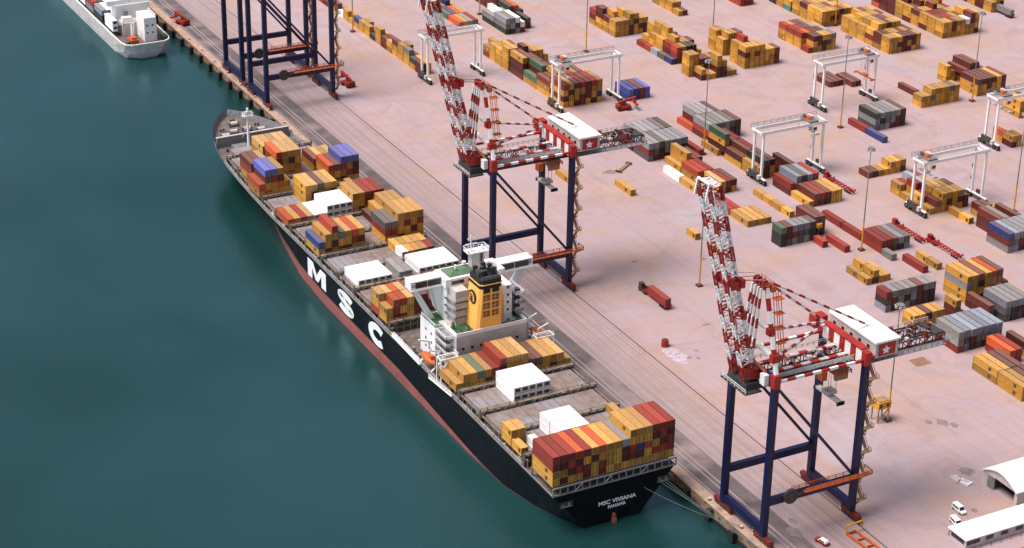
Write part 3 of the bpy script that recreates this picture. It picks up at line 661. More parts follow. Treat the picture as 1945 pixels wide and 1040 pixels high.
# davit frames aft of the house, lifeboats, accommodation ladder
for sg in (-1, 1):
    b = MB(); xo = SX + sg * 20.0; xi = SX + sg * 14.0
    for y in (506.5, 509.5):
        for x in (xo, (xo + xi) / 2, xi): b.beam((x, y, DZ), (x, y, 18.2), .35, .35, 'white')
        b.beam((xo, y, 18.2), (xi, y, 18.2), .4, .4, 'white'); b.beam((xo, y, 14.2), (xi, y, 14.2), .3, .3, 'white')
        b.beam((xo, y, 14.2), ((xo + xi) / 2, y, 18.2), .22, .22, 'white'); b.beam((xi, y, 14.2), ((xo + xi) / 2, y, 18.2), .22, .22, 'white')
    for x in (xo, xi): b.beam((x, 506.5, 18.2), (x, 509.5, 18.2), .35, .35, 'white')
    b.rail([(xo, 506.5, 18.4), (xi, 506.5, 18.4), (xi, 509.5, 18.4)], 1.1, 'white', .12, 1.5); sp(b, 'stores_frame')
    b = MB()
    for y in (512.6, 520.4):
        b.beam((SX + sg * 17.2, y, DZ), (SX + sg * 17.6, y, 18.0), .5, .5, 'white'); b.beam((SX + sg * 17.6, y, 18.0), (SX + sg * 21.2, y, 19.3), .45, .45, 'white'); b.beam((SX + sg * 17.4, y, 14), (SX + sg * 20.4, y, 11.5), .4, .4, 'white')
    b.beam((SX + sg * 17.4, 512.6, 11.2), (SX + sg * 17.4, 520.4, 11.2), .3, .3, 'white'); dv = sp(b, 'davit')
    bt = MB(); cx_, z_ = SX + sg * 19.5, 14.2; secs = [(512.0, .25, .3), (513.2, 1.1, 1.0), (515, 1.55, 1.4), (518, 1.55, 1.4), (519.8, 1.1, 1.0), (521.0, .25, .3)]
    N8 = 12; pr = None
    for (yy, a, c) in secs:
        rg = [(cx_ + a * math.cos(2 * math.pi * t / N8), yy, z_ + (c if math.sin(2 * math.pi * t / N8) > 0 else c * .9) * math.sin(2 * math.pi * t / N8)) for t in range(N8)]
        if pr:
            for t in range(N8): bt.face([pr[t], pr[(t + 1) % N8], rg[(t + 1) % N8], rg[t]][::-1], 'orange')
        else: bt.face(rg, 'orange')
        pr = rg
    bt.face(pr[::-1], 'orange'); bt.box(cx_ - .7, cx_ + .7, 513.4, 515.0, z_ + 1.1, z_ + 2.1, 'orange'); sub(bt, 'lifeboat', dv)
b = MB(); b.beam((245.3, 541, 11.2), (245.3, 520, 10.6), .9, .35, 'white'); b.rail([(245.0, 541, 11.3), (245.0, 520, 10.7)], 1.1, 'white', .14, 2); b.rail([(245.7, 541, 11.3), (245.7, 520, 10.7)], 1.1, 'white', .14, 2); sp(b, 'gangway')
b = MB(); b.beam((244.6, 512, 10.0), (245.2, 497, 10.6), .7, .3, 'white'); b.rail([(244.4, 512, 10.1), (245.0, 497, 10.7)], 1.1, 'white', .14, 2); sp(b, 'gangway')

# cargo on deck: (near Y, rows left to right, bottom to top)
def SB(key, y, L, phrase, bay, z0=HZ, off=0, h=2.63):
    B(key, 245.75 + .02 + off * 2.535, y, 2.535, L, 'YMYR', phrase, [bay], z0=z0, h=h, where='ship', rowoff=off)
SB('S0', 433.7, 12.25, 'stern bay of the ship', 'YYRR MYMR YMRR YRMO MRYR YYMY RRYO YYYY YYYY YMMG YRRYY YMBYY YYOYY YRYMR YOMRR YRRMR', z0=12.45, h=2.45)
SB('S1a', 452.6, 6.1, 'bay before the stern stack', 'Y . W . . WW WW WW WW . . . . . . .')
SB('S1b', 458.9, 6.1, 'far half, bay before stern stack', 'YY YY . . . WW WW WW WW . . . . . Y .')
SB('S3', 481.2, 12.25, 'white block two bays behind the davits', '. . . . . WW WW WW WW WW . . . . . .')
SB('S4', 495.4, 12.25, 'bay just behind the deckhouse', 'Y YY YY YN MY YR YMR YYY MYY YYT RM YM YY MY YT Y')
SB('S5a', 546.7, 6.1, 'bay just ahead of the bridge', 'YY MRO RYO YYT MMM YMM MM YM MY YM MY YY M Y Y .')
SB('S5b', 553.0, 6.1, 'far half, bay ahead of bridge', 'RYT YYT MYO RYT RRM MRM MR YM MY YM MY Y M . . .')
SB('S6', 575.1, 12.25, 'white row behind the letter M', '. W W W W W . G G . W W W W W W')
SB('S6b', 589.3, 6.1, 'bay beyond the white rows', '. . . . . . . . . . W Y Y Y R .')
SB('S6c', 595.6, 6.1, 'far half, bay beyond white rows', '. . . . . . . . . . Y Y Y Y Y .')
SB('S7', 603.5, 12.25, 'mixed bay beside the quay crane boom', 'YB MYY YMYR RYN MYY YRO YMY . . . YRD YRD MYYY YYMY YMYY YYRY')
SB('S7b', 617.7, 12.25, 'bay beyond the mixed bay', '. . . . . . . . . . . M YY YYY YYY YYY')
SB('S8', 631.9, 12.25, 'bay with white and red tops', 'O Y R T W W WW WW WW WW YYY MYY YMR YYR YYR MR')
SB('S9', 646.1, 12.25, 'fourth bay from the bow', '. . . . . YYY YMT MYM RYT YMY . . . Y . .')
SB('S10', 660.3, 12.25, 'third bay from the bow', 'YO OYMP YYRP YOMY YY . . . . . . RYO YYM MYRP YRYP YMMP')
SB('S11', 674.5, 12.25, 'second bay from the bow', '. YRM YRM YYT . YRRO YYYT YYMT YYYT . . YM YT YY YT .')
SB('S12', 688.7, 12.25, 'foremost bay at the bow', '. . . . . YYT YYY YYT YYT YYT . . . . . .')

# ------------------------------------------------------------------ yard blocks
B('A0', 371.0, 784.4, 2.75, 6.15, 'YYYM', 'long strip at yard edge', ['2 2', 'YK 2', 'YYG 2', 'YYY 3', 'YYM 2', 'YY 2', '2M 2', 'YYY 2', 'K 1', 'YY 1', 'YY 2', '2B 1', 'Y 1', 'YY 1', 'W 1', '2 1', '2B 1', 'MO 2', 'R 2', '2 2'])
B('A1', 408.8, 772.6, 2.60, 6.15, 'YYYM', 'yellow block left of gantry girder', ['YYYY YYYY YYY MMYM YMM YYY YYY 2', 'YYY YYYY YYY YMY MYY YYY 2 2Y', 'YYY YYY YYY 3 2 2 2', 'MY YYY YY 2 2 . . .'])
B('A2', 430.9, 817.1, 2.60, 12.25, 'GGKW', 'white and black block beyond girder', ['KGG KGG GKW MW', 'KG GGW 2 2'])
B('A3', 441.0, 820.8, 2.70, 12.25, 'MMKYO', 'maroon cluster near top edge', ['MK MK', 'MYK YYO MK', 'MMM YMO 2', 'MMM 2 2', '3 2 2 2'])
B('A4', 415.6, 836.1, 2.60, 12.25, 'YNOGB', 'mixed low block behind boom', ['O Y G R', 'N B O Y', '2 1 2B 1', '1 2 1 1'])
B('A5', 409.1, 721.6, 2.80, 12.25, 'YMMYR', 'block under second gantry', ['YMYR YYMY MYYM RMYR YMMM MYYR YBYY', 'YYM 3M 4 RMYR 4 4', 'YN YYMN 3 3 2', 'MMMY 4 3Y YYM 2 .'])
B('A6', 438.9, 716.6, 2.75, 12.25, 'P', 'low blue block', ['PP BB RM PP'])
B('B1', 475.9, 791.9, 2.60, 6.15, 'YYYM', 'yellow block with maroon top', ['YYY YYY YYY MMYY YYMY YMY MMY', 'YYM YYYY 3 YYMY YYY 3', 'YYMM 3M 3M 3 2', 'YMR MMR MRR 2'])
B('B2', 519.8, 805.6, 2.70, 6.15, 'YYM', 'yellow pair at top edge', ['Y M', 'YY YY', 'YYY YY', 'YYY'])
B('B3', 480.2, 748.2, 2.70, 6.15, 'YYM', 'tall yellow and maroon block', ['B MRO MRY MMK YMK YY', 'D MMR YYYY MRY 3 3', 'G YYY YYYYY 4 3', 'R YYY YYYYY 3', 'R YY YYYY'])
B('B4', 478.6, 724.7, 2.75, 6.15, 'YYYM', 'ragged yellow block mid yard', ['. MY Y Y MMYY MMY Y Y', 'YYYY YYYY MYM YMM YYY YYM MY'])
B('B5', 508.0, 748.5, 2.70, 6.15, 'YYYM', 'yellow columns behind ragged block', ['YYY YYYY YYMY MMYM', 'YYYY YYYY YYY YMY'])
B('B6', 507.5, 729.2, 2.75, 6.15, 'YYYM', 'block with one tall red stack', ['YYMY YYYY YYMY YYYY YYY YYY MMM', 'YYYY YYMYR MMMY YYM YY'])
B('B7', 555.7, 805.8, 2.70, 12.25, 'RM', 'red pair at top edge', ['RR MR RR', 'R R'])
B('B8', 573.6, 788.5, 2.60, 6.15, 'YYMK', 'block with teal box', ['EY YYY YYM MYY YMY', 'YY 3 3 3 3', 'K 3 3 3 3'])
B('C1', 573.6, 762.3, 2.60, 6.15, 'YYYM', 'yellow block left of gantry', ['YYY YYY YMY YMY YYM YYY YMY', 'YYY 3 3 YYM YYY 3 3', 'YYM 3 3 3 3 3 3', '3 3 3 3 3 3'])
B('C2', 546.3, 734.4, 2.60, 6.15, 'YYMMY', 'red topped block left of gantry', ['R YYM YMM MMY YDY YYG', 'YYR MYO YMR YYM YDM YYG', 'YYR YYR YYM YYM YYG 3', 'YYR 3 3 3 3'])
B('C3', 579.5, 717.3, 2.65, 6.15, 'YYYM', 'broad yellow block beyond gantry', ['YYY YYY YMY MMM MYM YMM YYY', 'YMM YYM 3 3 3 3 3', 'YMY YYYY YYYY YMYM YYYY 4 3', 'YYY YYYY YYMY YYYM YMYM 4 .', 'YYY YYYY 4 4Y 4 4 .', '3 3 4 4 4 4'])
B('C4', 616.7, 724.3, 2.70, 6.15, 'YYYMY', 'large yellow block at upper right', ['YYY YYY YMM YYY YYY YYW YYMM MYYY', 'YYY YYM YYR YYR YMY YYM 4', 'MYY YYR YMR YYM YYM YYY YYY', 'YYM YMY YYY YYYM YYY YYY YMR', 'MYY YMM YYMM YYY YYY MYR 4', 'YYY MMMM YYY YYMR YYY 3', 'MMM MMMM YYY YYR YYM 3', 'MMMM 4 3 3 3', 'OMM YYYM 3 3'])
B('C4b', 663.1, 745.0, 2.60, 6.15, 'YYKM', 'small stack at top edge', ['YY YYY YKY', 'MMY YYK 3', 'YYY 3 3', '3 3 3'])
B('C6', 556.3, 667.5, 2.60, 12.25, 'M', 'lone maroon box', ['M'])
B('C7', 549.9, 654.9, 2.60, 6.15, 'YYYD', 'yellow row beside maroon box', ['YY YY YDY YYY YYY YYY YYD YYY'])
B('C9', 579.8, 675.5, 2.70, 6.15, 'Y', 'short yellow tower', ['YYY YY'])
B('C10', 581.3, 655.7, 2.70, 12.25, 'YYM', 'yellow block with maroon tops', ['YYM YYM YMM YYM YYY MMM', 'YYM YYM YMMM YMRM MMM'])
B('C11', 528.6, 693.0, 2.70, 12.25, 'M', 'maroon boxes under third gantry', ['M M M'])
B('C12', 535.2, 689.1, 2.70, 12.25, 'M', 'maroon trio under third gantry', ['M M M'])
B('D1', 411.0, 654.0, 2.72, 12.25, 'GGDM', 'large grey block', ['DRG MDG MKD KGG DGG MMG KKG', 'MM MDG KDG MDG DGG MKD GKK'])
B('D2', 444.5, 661.3, 2.72, 12.25, 'GGMD', 'grey topped block with dark red flank', ['MRG MDG KGG MGG KMD MKM', 'O MMG KMG MGG MMM'])
B('D2m', 432.9, 650.4, 2.60, 12.25, 'M', 'low maroon box', ['R'])
B('D2y', 439.8, 647.1, 2.70, 12.25, 'Y', 'low yellow box behind lamp mast', ['Y . .'])
B('D3', 411.1, 617.8, 2.60, 12.25, 'Y', 'single file row with white end', ['Y', 'W'])
B('D4', 416.8, 613.4, 2.65, 12.25, 'YRM', 'red and yellow rows behind boom', ['. YY MR YM', 'YO OR MR .', 'Y YYY RR MM'])
B('D5', 440.9, 618.7, 2.70, 12.25, 'YMMR', 'row with green box on top', ['YY MMK YYM', 'YM YYM MMR MM', 'YMYN MYM MMR MM'])
B('D6', 443.2, 587.2, 2.65, 12.25, 'RMR', 'red rows below blue box', ['Y RM MR MM YY YY', 'MR RGL LMD MGL MMR', 'MR RGL LLL MMM MM', 'M MM MMY'])
B('D7', 411.6, 582.2, 2.75, 12.25, 'Y', 'low yellow rows beside boom', ['Y Y Y Y', 'R R'])
B('D8', 430.9, 582.6, 2.70, 6.15, 'Y', 'single yellow file', ['Y', 'Y', 'Y', 'Y'])
B('D9', 412.6, 561.9, 2.65, 6.15, 'GDM', 'dark tank block', ['KKN DMM GMG DDG GDG DKD'])
B('D9b', 429.4, 564.6, 2.60, 12.25, 'M', 'maroon stack beside dark tanks', ['MMM MMM'])
B('D10', 426.5, 554.7, 2.60, 6.15, 'R', 'low red box beside orange loader', ['R', 'R'])
B('D11', 431.4, 547.7, 2.60, 12.25, 'R', 'low red box right of loader', ['R'])
B('E1', 443.0, 541.1, 2.65, 12.25, 'RMR', 'red block beside mast foot', ['RR MR MM KG GD', 'R . . .', 'R'])
B('E1g', 442.6, 534.2, 2.60, 6.15, 'G', 'low grey box before red block', ['G'])
B('E2', 422.2, 521.7, 2.70, 6.15, 'Y', 'yellow files below lamp mast', ['Y MY Y Y', 'Y YY Y Y'])
B('E3', 446.6, 521.0, 2.60, 12.25, 'R', 'lone red box', ['R'])
B('E3y', 452.9, 520.9, 2.70, 6.15, 'Y', 'lone yellow pair', ['Y', 'Y'])
B('E4', 414.9, 501.2, 2.72, 6.15, 'GDKM', 'grey block with red corner box', ['GKR KMG DGG GKG DGG MMM MKG KKG'])
B('E4g', 429.0, 496.1, 2.70, 6.15, 'GD', 'low grey boxes', ['G D G'])
B('E5', 444.6, 494.5, 2.72, 12.25, 'YYYM', 'tall yellow and red block', ['YYGY YYYY MYMM YYYY MBYO YYYM MM', '. . . . . . .'])
B('E5g', 444.3, 498.4, 2.70, 6.15, 'G', 'grey over maroon stack left of tall block', ['MGD'])
B('E5y', 432.5, 485.5, 2.70, 6.15, 'Y', 'small stack before tall block', ['MMY M'])
B('E6', 485.7, 521.0, 2.72, 12.25, 'GMLB', 'block with blue corner box', ['GMB GGL MMG MMG KGG 3', '. . MMM MMG MM 3'])
B('E7', 489.4, 548.0, 2.70, 6.15, 'Y', 'small yellow box in front', ['Y', 'Y'])
B('E7m', 496.8, 549.9, 2.70, 6.15, 'MY', 'maroon low stack', ['YM YM Y Y'])
B('F1', 481.5, 561.6, 2.70, 6.15, 'YYYM', 'block under rightmost gantry', ['Y YM YYY YMY YYY YMY MM', 'YY YR YMY YYY YYY MMM', 'Y YYR YYL YYY M', 'YY YR YYL YYM'])
B('F2', 481.5, 601.0, 2.72, 6.15, 'Y', 'maroon and yellow row', ['M M Y Y YY YY MY'])
B('F3', 515.1, 641.5, 2.70, 12.25, 'GGM', 'grey block with dark end', ['DGK GKG GGG MGG MMG KMM'])
B('F4', 510.0, 628.9, 2.60, 12.25, 'BR', 'low file of blue and red', ['B', 'R'])
B('F5', 555.4, 601.5, 2.70, 6.15, 'RY', 'small stack under right gantry', ['MY YY', 'YO Y'])
B('F6', 580.5, 626.6, 2.70, 12.25, 'YYM', 'yellow stack at right edge', ['YYY YYY YYM'])
B('G1', 415.7, 486.6, 2.70, 6.15, 'Y', 'yellow stacks beyond machine house', ['YY YY YM YY YY'])
B('G2', 418.2, 466.2, 2.72, 12.25, 'GLLD', 'slate blue grey block', ['RGG GDL KML DGL MGL KLL DLL'])
B('G3', 428.6, 452.0, 2.75, 12.25, 'RM', 'bright red row', ['RO RR . YM'])
B('G4', 415.8, 430.6, 2.75, 12.25, 'YYYR', 'yellow block at lower right', ['YY YY MM MM', 'YY YY MM MM'])
B('G5', 447.8, 477.2, 2.72, 12.25, 'KGDM', 'dark grey block at right edge', ['KDG KKG DMG KGG', 'MKG DMG MMM'])
B('G6', 446.2, 465.3, 2.70, 12.25, 'YY', 'yellow block at right edge', ['YYY YYY YYY'])
B('G7', 443.9, 481.3, 2.60, 12.25, 'MR', 'long low maroon file', ['MM'])
B('H1', 386.6, 626.7, 2.60, 12.25, 'Y', 'lone yellow box on empty yard', ['Y'])
B('H2', 387.5, 581.2, 2.60, 6.15, 'Y', 'lone short yellow box left of boom', ['Y'])
B('H3', 387.7, 566.7, 2.60, 6.15, 'Y', 'short yellow box behind boom', ['Y'])
B('H4', 370.6, 646.4, 2.60, 12.25, 'Y', 'yellow box behind crane leg', ['Y'])

# ------------------------------------------------------------------ ship-to-shore gantry cranes
def sts_crane(x, y, label, full=True, hy=10.2):
    t = thing('gantry_crane', (x, y, 0), label, 'crane', 'ship to shore cranes on the quay')
    G = 30.5
    for lx in (0, G):
        for ly in (-hy, hy):
            b = MB(); b.beam((lx, ly, 2.6), (lx, ly, 50.2), 1.75, 1.75, 'navy'); b.box(lx - 1.05, lx + 1.05, ly - 1.05, ly + 1.05, 50.2, 54.2, 'red'); part(b, 'leg', t)
        b = MB(); b.box(lx - .8, lx + .8, -hy + .88, hy - .88, 3.2, 5.4, 'navy'); part(b, 'sill_beam', t)
        for ly in (-hy, hy):
            b = MB(); b.box(lx - .7, lx + .7, ly - 4.2, ly + 4.2, 1.5, 2.6, 'darkred')
            for k in (-3.1, -1.05, 1.05, 3.1):
                b.box(lx - .55, lx + .55, ly + k - .85, ly + k + .85, .75, 1.5, 'dark'); 
                for w_ in (-.45, .45): b.cyl((lx - .3, ly + k + w_, .42), (lx + .3, ly + k + w_, .42), .4, 10, 'dark')
            for s in (-1, 1): b.box(lx - .6, lx + .6, ly + s * 4.2 - .35, ly + s * 4.2 + .35, .8, 2.2, 'darkred' if s < 0 else 'offwhite')
            part(b, 'bogie', t)
    for ly in (-hy, hy):
        b = MB(); b.box(.88, G - .88, ly - .75, ly + .75, 12.4, 14.6, 'navy'); part(b, 'portal_beam', t)
        b = MB(); b.beam((1.0, ly, 49.6), (G - .8, ly, 14.8), .8, .8, 'navy', up=(0, 1, 0)); part(b, 'diagonal_brace', t)
    # walkway, handrail and cable reel on the near portal beam
    b = MB(); b.box(12, G + 4.5, -hy - 2.2, -hy - .9, 14.5, 14.7, 'orange'); b.rail([(12, -hy - 2.2, 14.7), (G + 4.5, -hy - 2.2, 14.7), (G + 4.5, -hy + 1.5, 14.7)], 1.2, 'orange', .2, 2.5); b.rail([(9, -hy + .6, 14.6), (G - 1, -hy + .6, 14.6)], 1.2, 'orange', .16, 2.5); part(b, 'walkway', t)
    b = MB(); b.cyl((7.5, -hy - 1.7, 14.2), (7.5, -hy - .8, 14.2), 2.3, 20, 'dark'); b.cyl((7.5, -hy - 1.9, 14.2), (7.5, -hy - 1.71, 14.2), .9, 12, 'brown'); b.beam((7.5, -hy - 1.2, 14.2), (11.5, -hy - 1.2, 14.0), .5, .8, 'brown'); part(b, 'cable_reel', t)
    # zigzag stair on the landward side of the near landside leg
    b = MB(); n = 12; z0 = 2.5; dz = (50 - z0) / n; ya, yb = -hy - 1.4, -hy + 1.8
    for i in range(n):
        p, q = (ya, yb) if i % 2 else (yb, ya)
        b.beam((G + 2.3, p, z0 + i * dz), (G + 2.3, q, z0 + (i + 1) * dz), 1.0, .25, 'tanrail'); b.beam((G + 2.85, p, z0 + i * dz + 1.1), (G + 2.85, q, z0 + (i + 1) * dz + 1.1), .12, .12, 'tanrail')
        b.box(G + .9, G + 3.4, q - .7, q + .7, z0 + (i + 1) * dz - .1, z0 + (i + 1) * dz + .1, 'tanrail')
        b.rail([(G + 3.4, q - .7, z0 + (i + 1) * dz), (G + 3.4, q + .7, z0 + (i + 1) * dz)], 1.1, 'tanrail', .14, 1.0)
    part(b, 'stair', t)
    if not full:
        b = MB()
        for ly in (-2.8, 2.8): b.beam((-3, ly, 50), (62, ly, 50), 1.2, 2.2, 'red')
        part(b, 'girder', t)
        b = MB(); b.box(-.9, .9, -hy + 1.06, hy - 1.06, 50.6, 53.4, 'navy'); b.box(G - .9, G + .9, -hy + 1.06, hy - 1.06, 50.6, 53.4, 'navy'); part(b, 'top_beam', t)
        return t
    # top portal
    b = MB(); b.box(-.9, .9, -hy + 1.06, hy - 1.06, 50.0, 53.0, 'navy'); part(b, 'top_beam', t)
    b = MB()
    ysg = [-hy + 1.06 + i * (2 * hy - 2.12) / 7 for i in range(8)]
    for i in range(7): b.box(G - 1.0, G + 1.0, ysg[i], ysg[i + 1], 50.2, 54.4, 'white' if i % 2 == 0 else 'red')
    b.box(G - 1.2, G + 1.2, -hy + 1.06, hy - 1.06, 54.4, 54.8, 'red'); part(b, 'top_beam', t, 'red and white banded top beam')
    for ly in (-hy + .2, hy - .2):
        b = MB(); b.striped((1.06, ly, 51.6), (G - 1.06, ly, 51.6), .75, .75, 10, 'white', 'red'); part(b, 'top_strut', t)
    # fixed twin girder with dark lower flanges, trolley rails and speckled walkways
    b = MB()
    for ly in (-2.9, 2.9):
        b.truss((-3, ly, 49.0), (63.5, ly, 48.4), (0, .75, 0), (0, 0, 1.5), 22, 'dark', 'darkred', .32, 1)
        b.box(-3, 63.5, ly - .9, ly + .9, 46.9, 47.3, 'dark')
        b.striped((1.5, ly - math.copysign(0, ly), 50.75), (G - 1.5, ly, 50.75), 1.3, .25, 9, 'offwhite', 'red')
    for i in range(14): b.beam((-2 + i * 5, -2.2, 50.3), (-2 + i * 5, 2.2, 50.3), .35, .35, 'grey')
    b.box(34, 62, -6.3, -3.9, 47.5, 47.7, 'greysea'); b.rail([(34, -6.3, 47.7), (63, -6.3, 47.7), (63, 6, 47.7)], 1.2, 'grey', .16, 2.0)
    b.box(2, 30, -6.0, -3.9, 50.2, 50.35, 'greysea'); b.rail([(2, -6.0, 50.35), (30, -6.0, 50.35)], 1.2, 'offwhite', .16, 2.0)
    b.rail([(2, 5.8, 50.35), (30, 5.8, 50.35)], 1.2, 'offwhite', .16, 2.0); b.box(59.5, 63, -3.6, 3.6, 50.1, 50.3, 'dark')
    for i in range(26):
        xx = 42.5 + i * .78; yy = ((i * 37) % 9 - 4) * .8; b.box(xx, xx + .9, yy - .5, yy + .5, 49.6, 50.4 + (i * 13 % 5) * .25, ('offwhite', 'dark', 'greysea', 'darkred', 'offwhite')[i % 5])
    b.rail([(42, 3.9, 50.2), (63, 3.9, 50.2)], 1.3, 'offwhite', .16, 2.0)
    for (px_, py_) in ((6, -1.5), (11, 1.5), (17, -1.2), (22, 1.0)): b.box(px_, px_ + 1.4, py_ - .7, py_ + .7, 50.5, 51.6, 'offwhite')
    part(b, 'girder', t)
    # machinery house
    b = MB(); b.box(33.6, 41.4, -hy + .2, hy + 1.4, 51.2, 55.8, 'offwhite'); b.box(33.2, 41.8, -hy - .2, hy + 1.8, 55.8, 56.4, 'white'); mh = part(b, 'machinery_house', t)
    b = MB(); b.box(34.6, 40.4, -hy + .08, -hy + .199, 51.6, 55.4, 'red'); p = part(b, 'end_panel', mh)
    b = MB(); cx_, cz = 37.2, 53.3                                       # pale emblem on the red end panel
    pts = [(cx_ + 1.5 * (1 if i % 2 == 0 else .5) * math.sin(math.pi * i / 5), -hy + .05, cz + 1.5 * (1 if i % 2 == 0 else .5) * math.cos(math.pi * i / 5)) for i in range(10)]
    b.face(pts, 'white'); part(b, 'emblem', mh)
    for k in range(5):
        b = MB(); b.box(33.50, 33.598, -hy + 3 + k * 4, -hy + 4.2 + k * 4, 53.0, 54.2, 'glass'); part(b, 'window', mh)
    b = MB(); b.box(31.9, 33.5, -hy, hy + 6.5, 52.0, 52.2, 'red'); b.rail([(31.9, -hy, 52.2), (31.9, hy + 6.5, 52.2)], 1.2, 'red', .2, 2.0); b.box(29.2, 33.4, hy + 2.2, hy + 5.6, 52.2, 54.6, 'red'); b.box(G - .8, G + .8, hy + 1.06, hy + 5.6, 50.6, 52.0, 'red'); part(b, 'house_walkway', t)
    # A-frame mast, apex sheaves, stays
    b = MB(); b.striped((0, -hy, 54.2), (.6, -1.9, 77.5), 1.0, 1.0, 7, 'white', 'red', up=(1, 0, 0)); part(b, 'mast_leg', t)
    b = MB(); b.striped((0, hy, 54.2), (.6, 1.9, 77.5), 1.0, 1.0, 7, 'white', 'red', up=(1, 0, 0)); part(b, 'mast_leg', t)
    b = MB(); b.box(-.2, 1.0, -5.4, 5.4, 65.0, 65.8, 'white'); b.box(-.8, 1.2, -6.6, -5.0, 64.4, 66.4, 'red'); b.box(-1.0, 1.6, -9.6, -7.8, 57.4, 59.6, 'red'); b.box(-.4, 1.2, -7.8, 8.2, 58.2, 59.0, 'white'); part(b, 'mast_tie', t)
    b = MB(); b.box(-.9, 2.0, -2.6, 2.6, 76.6, 77.5, 'red')
    for yy in (-2.0, -.9, .9, 2.0): b.cyl((-.2, yy - .25, 78.3), (-.2, yy + .25, 78.3), .95, 14, 'red'); b.box(-.6, 1.1, yy + .26, yy + .4, 77.5, 78.9, 'brown')
    b.rail([(-1.4, -3.0, 77.5), (2.2, -3.0, 77.5), (2.2, 3.0, 77.5)], 1.1, 'orange', .14, 1.6); b.box(1.6, 3.0, -3.2, -1.8, 75.6, 77.2, 'orange'); part(b, 'apex', t)
    b = MB(); b.striped((1.2, -1.2, 78.4), (47.0, -.6, 51.0), .62, .62, 21, 'white', 'red'); part(b, 'backstay', t)
    b = MB(); b.striped((1.2, 2.6, 78.0), (G, hy, 54.4), .62, .62, 13, 'white', 'red'); part(b, 'backstay', t)
    b = MB(); b.striped((.8, 6.4, 65.6), (G, hy, 54.2), .62, .62, 11, 'white', 'red') if False else b.striped((1.4, -5.6, 65.6), (G - .6, hy - .5, 54.6), .62, .62, 11, 'white', 'red'); part(b, 'mast_brace', t)
    b = MB(); b.striped((1.2, -8.4, 58.6), (G - .6, hy - 1.2, 54.3), .62, .62, 11, 'white', 'red'); part(b, 'mast_brace', t)
    b = MB()                                                             # caged ladder tower beside the near mast leg
    for (xx, yy) in ((3.0, -7.6), (4.6, -7.6), (3.0, -6.2), (4.6, -6.2)): b.beam((xx, yy, 54.2), (xx - .8, yy + 3.4, 76), .16, .16, 'orange')
    for i in range(5):
        z = 57 + i * 4.2; f_ = (z - 54.2) / 21.8; b.box(2.6 - .8 * f_, 5.4 - .8 * f_, -8.0 + 3.4 * f_, -5.9 + 3.4 * f_, z, z + .2, 'orange')
    part(b, 'ladder', t)
    # raised boom: twin lattice, hinged at the water side
    h0, tip = Vector((-3.9, 0, 50.6)), Vector((-18.8, 0, 110.4)); ax = (tip - h0).normalized(); up = Vector((0, 1, 0)).cross(ax).normalized()
    b = MB()
    for ly in (-2.7, 2.7):
        o_ = Vector((0, ly, 0)); b.truss(h0 + o_, tip + o_, Vector((0, .8, 0)), up * 1.75, 26, 'red', 'white', .33, 2)
        b.striped(h0 + o_ + up * 1.9, tip + o_ + up * 1.9, .5, .3, 10, 'white', 'red', up=(0, 1, 0)); 
        for i in range(12):
            a = h0.lerp(tip, (i + .5) / 12) + o_ * 1.55 - up * 1.5; c = h0.lerp(tip, (i + 1.1) / 12 if i < 11 else 1) + o_ * 1.55 - up * 1.5; b.beam(a, c, .16, .4, 'white' if i % 3 else 'red', up=(0, 1, 0))
    for i in range(14):
        c = h0.lerp(tip, i / 13); b.beam(c + Vector((0, -2.7, 0)) + up * 1.6, c + Vector((0, 2.7, 0)) + up * 1.6, .4, .4, 'white' if i % 2 else 'red')
        if i < 13:
            d = h0.lerp(tip, (i + 1) / 13); s = 1 if i % 2 else -1; b.beam(c + Vector((0, -2.7 * s, 0)) + up * 1.6, d + Vector((0, 2.7 * s, 0)) + up * 1.6, .28, .28, 'white')
    boom = part(b, 'boom', t)
    b = MB(); c = h0.lerp(tip, .50); b.box(c.x - 1.0, c.x + 1.4, -4.2, 4.2, c.z - 1.0, c.z + 1.0, 'red'); b.box(c.x + 1.9, c.x + 3.2, -4.4, -2.4, c.z - .8, c.z + 1.6, 'red'); b.box(c.x + 1.9, c.x + 3.2, 2.4, 4.4, c.z - .8, c.z + 1.6, 'red'); part(b, 'boom_crosshead', t)
    b = MB()
    for s in (-1, 1):
        b.beam(tip + Vector((0, 2.7 * s, 0)), tip + Vector((-1.8, 2.7 * s, 1.0)), .35, .35, 'white'); b.beam(tip + Vector((-1.8, 2.7 * s, 1.0)), tip + Vector((-2.6, 2.7 * s, -3.5)), .4, .4, 'white')
    b.beam(tip + Vector((-1.8, -2.7, 1.0)), tip + Vector((-1.8, 2.7, 1.0)), .5, .5, 'white'); b.rail([tip + Vector((1.4, -3.4, 0)), tip + Vector((1.4, 3.4, 0))], 1.4, 'offwhite', .2, 1.5); b.box(tip.x - .9, tip.x + 1.4, -3.4, 3.4, tip.z - .1, tip.z + .2, 'offwhite'); part(b, 'boom_tip', t)
    for yy in (-3.0, -1.0, 1.0, 3.0):                                            # folded forestay links hanging from the apex
        b = MB(); b.striped((-1.2, yy * .7, 77.0), (-3.4, yy * 1.1, 57.0), .55, .55, 7, 'white', 'red'); part(b, 'forestay', t)
    b = MB(); 
    for yy in (-2.6, 2.6): b.beam((-.5, yy, 79.6), (c.x + 2.6, yy, c.z + 1.0), .16, .16, 'offwhite'); b.beam((-.5, yy * .5, 79.2), (c.x + 2.4, yy * .5, c.z), .14, .14, 'red')
    part(b, 'boom_rope', t)
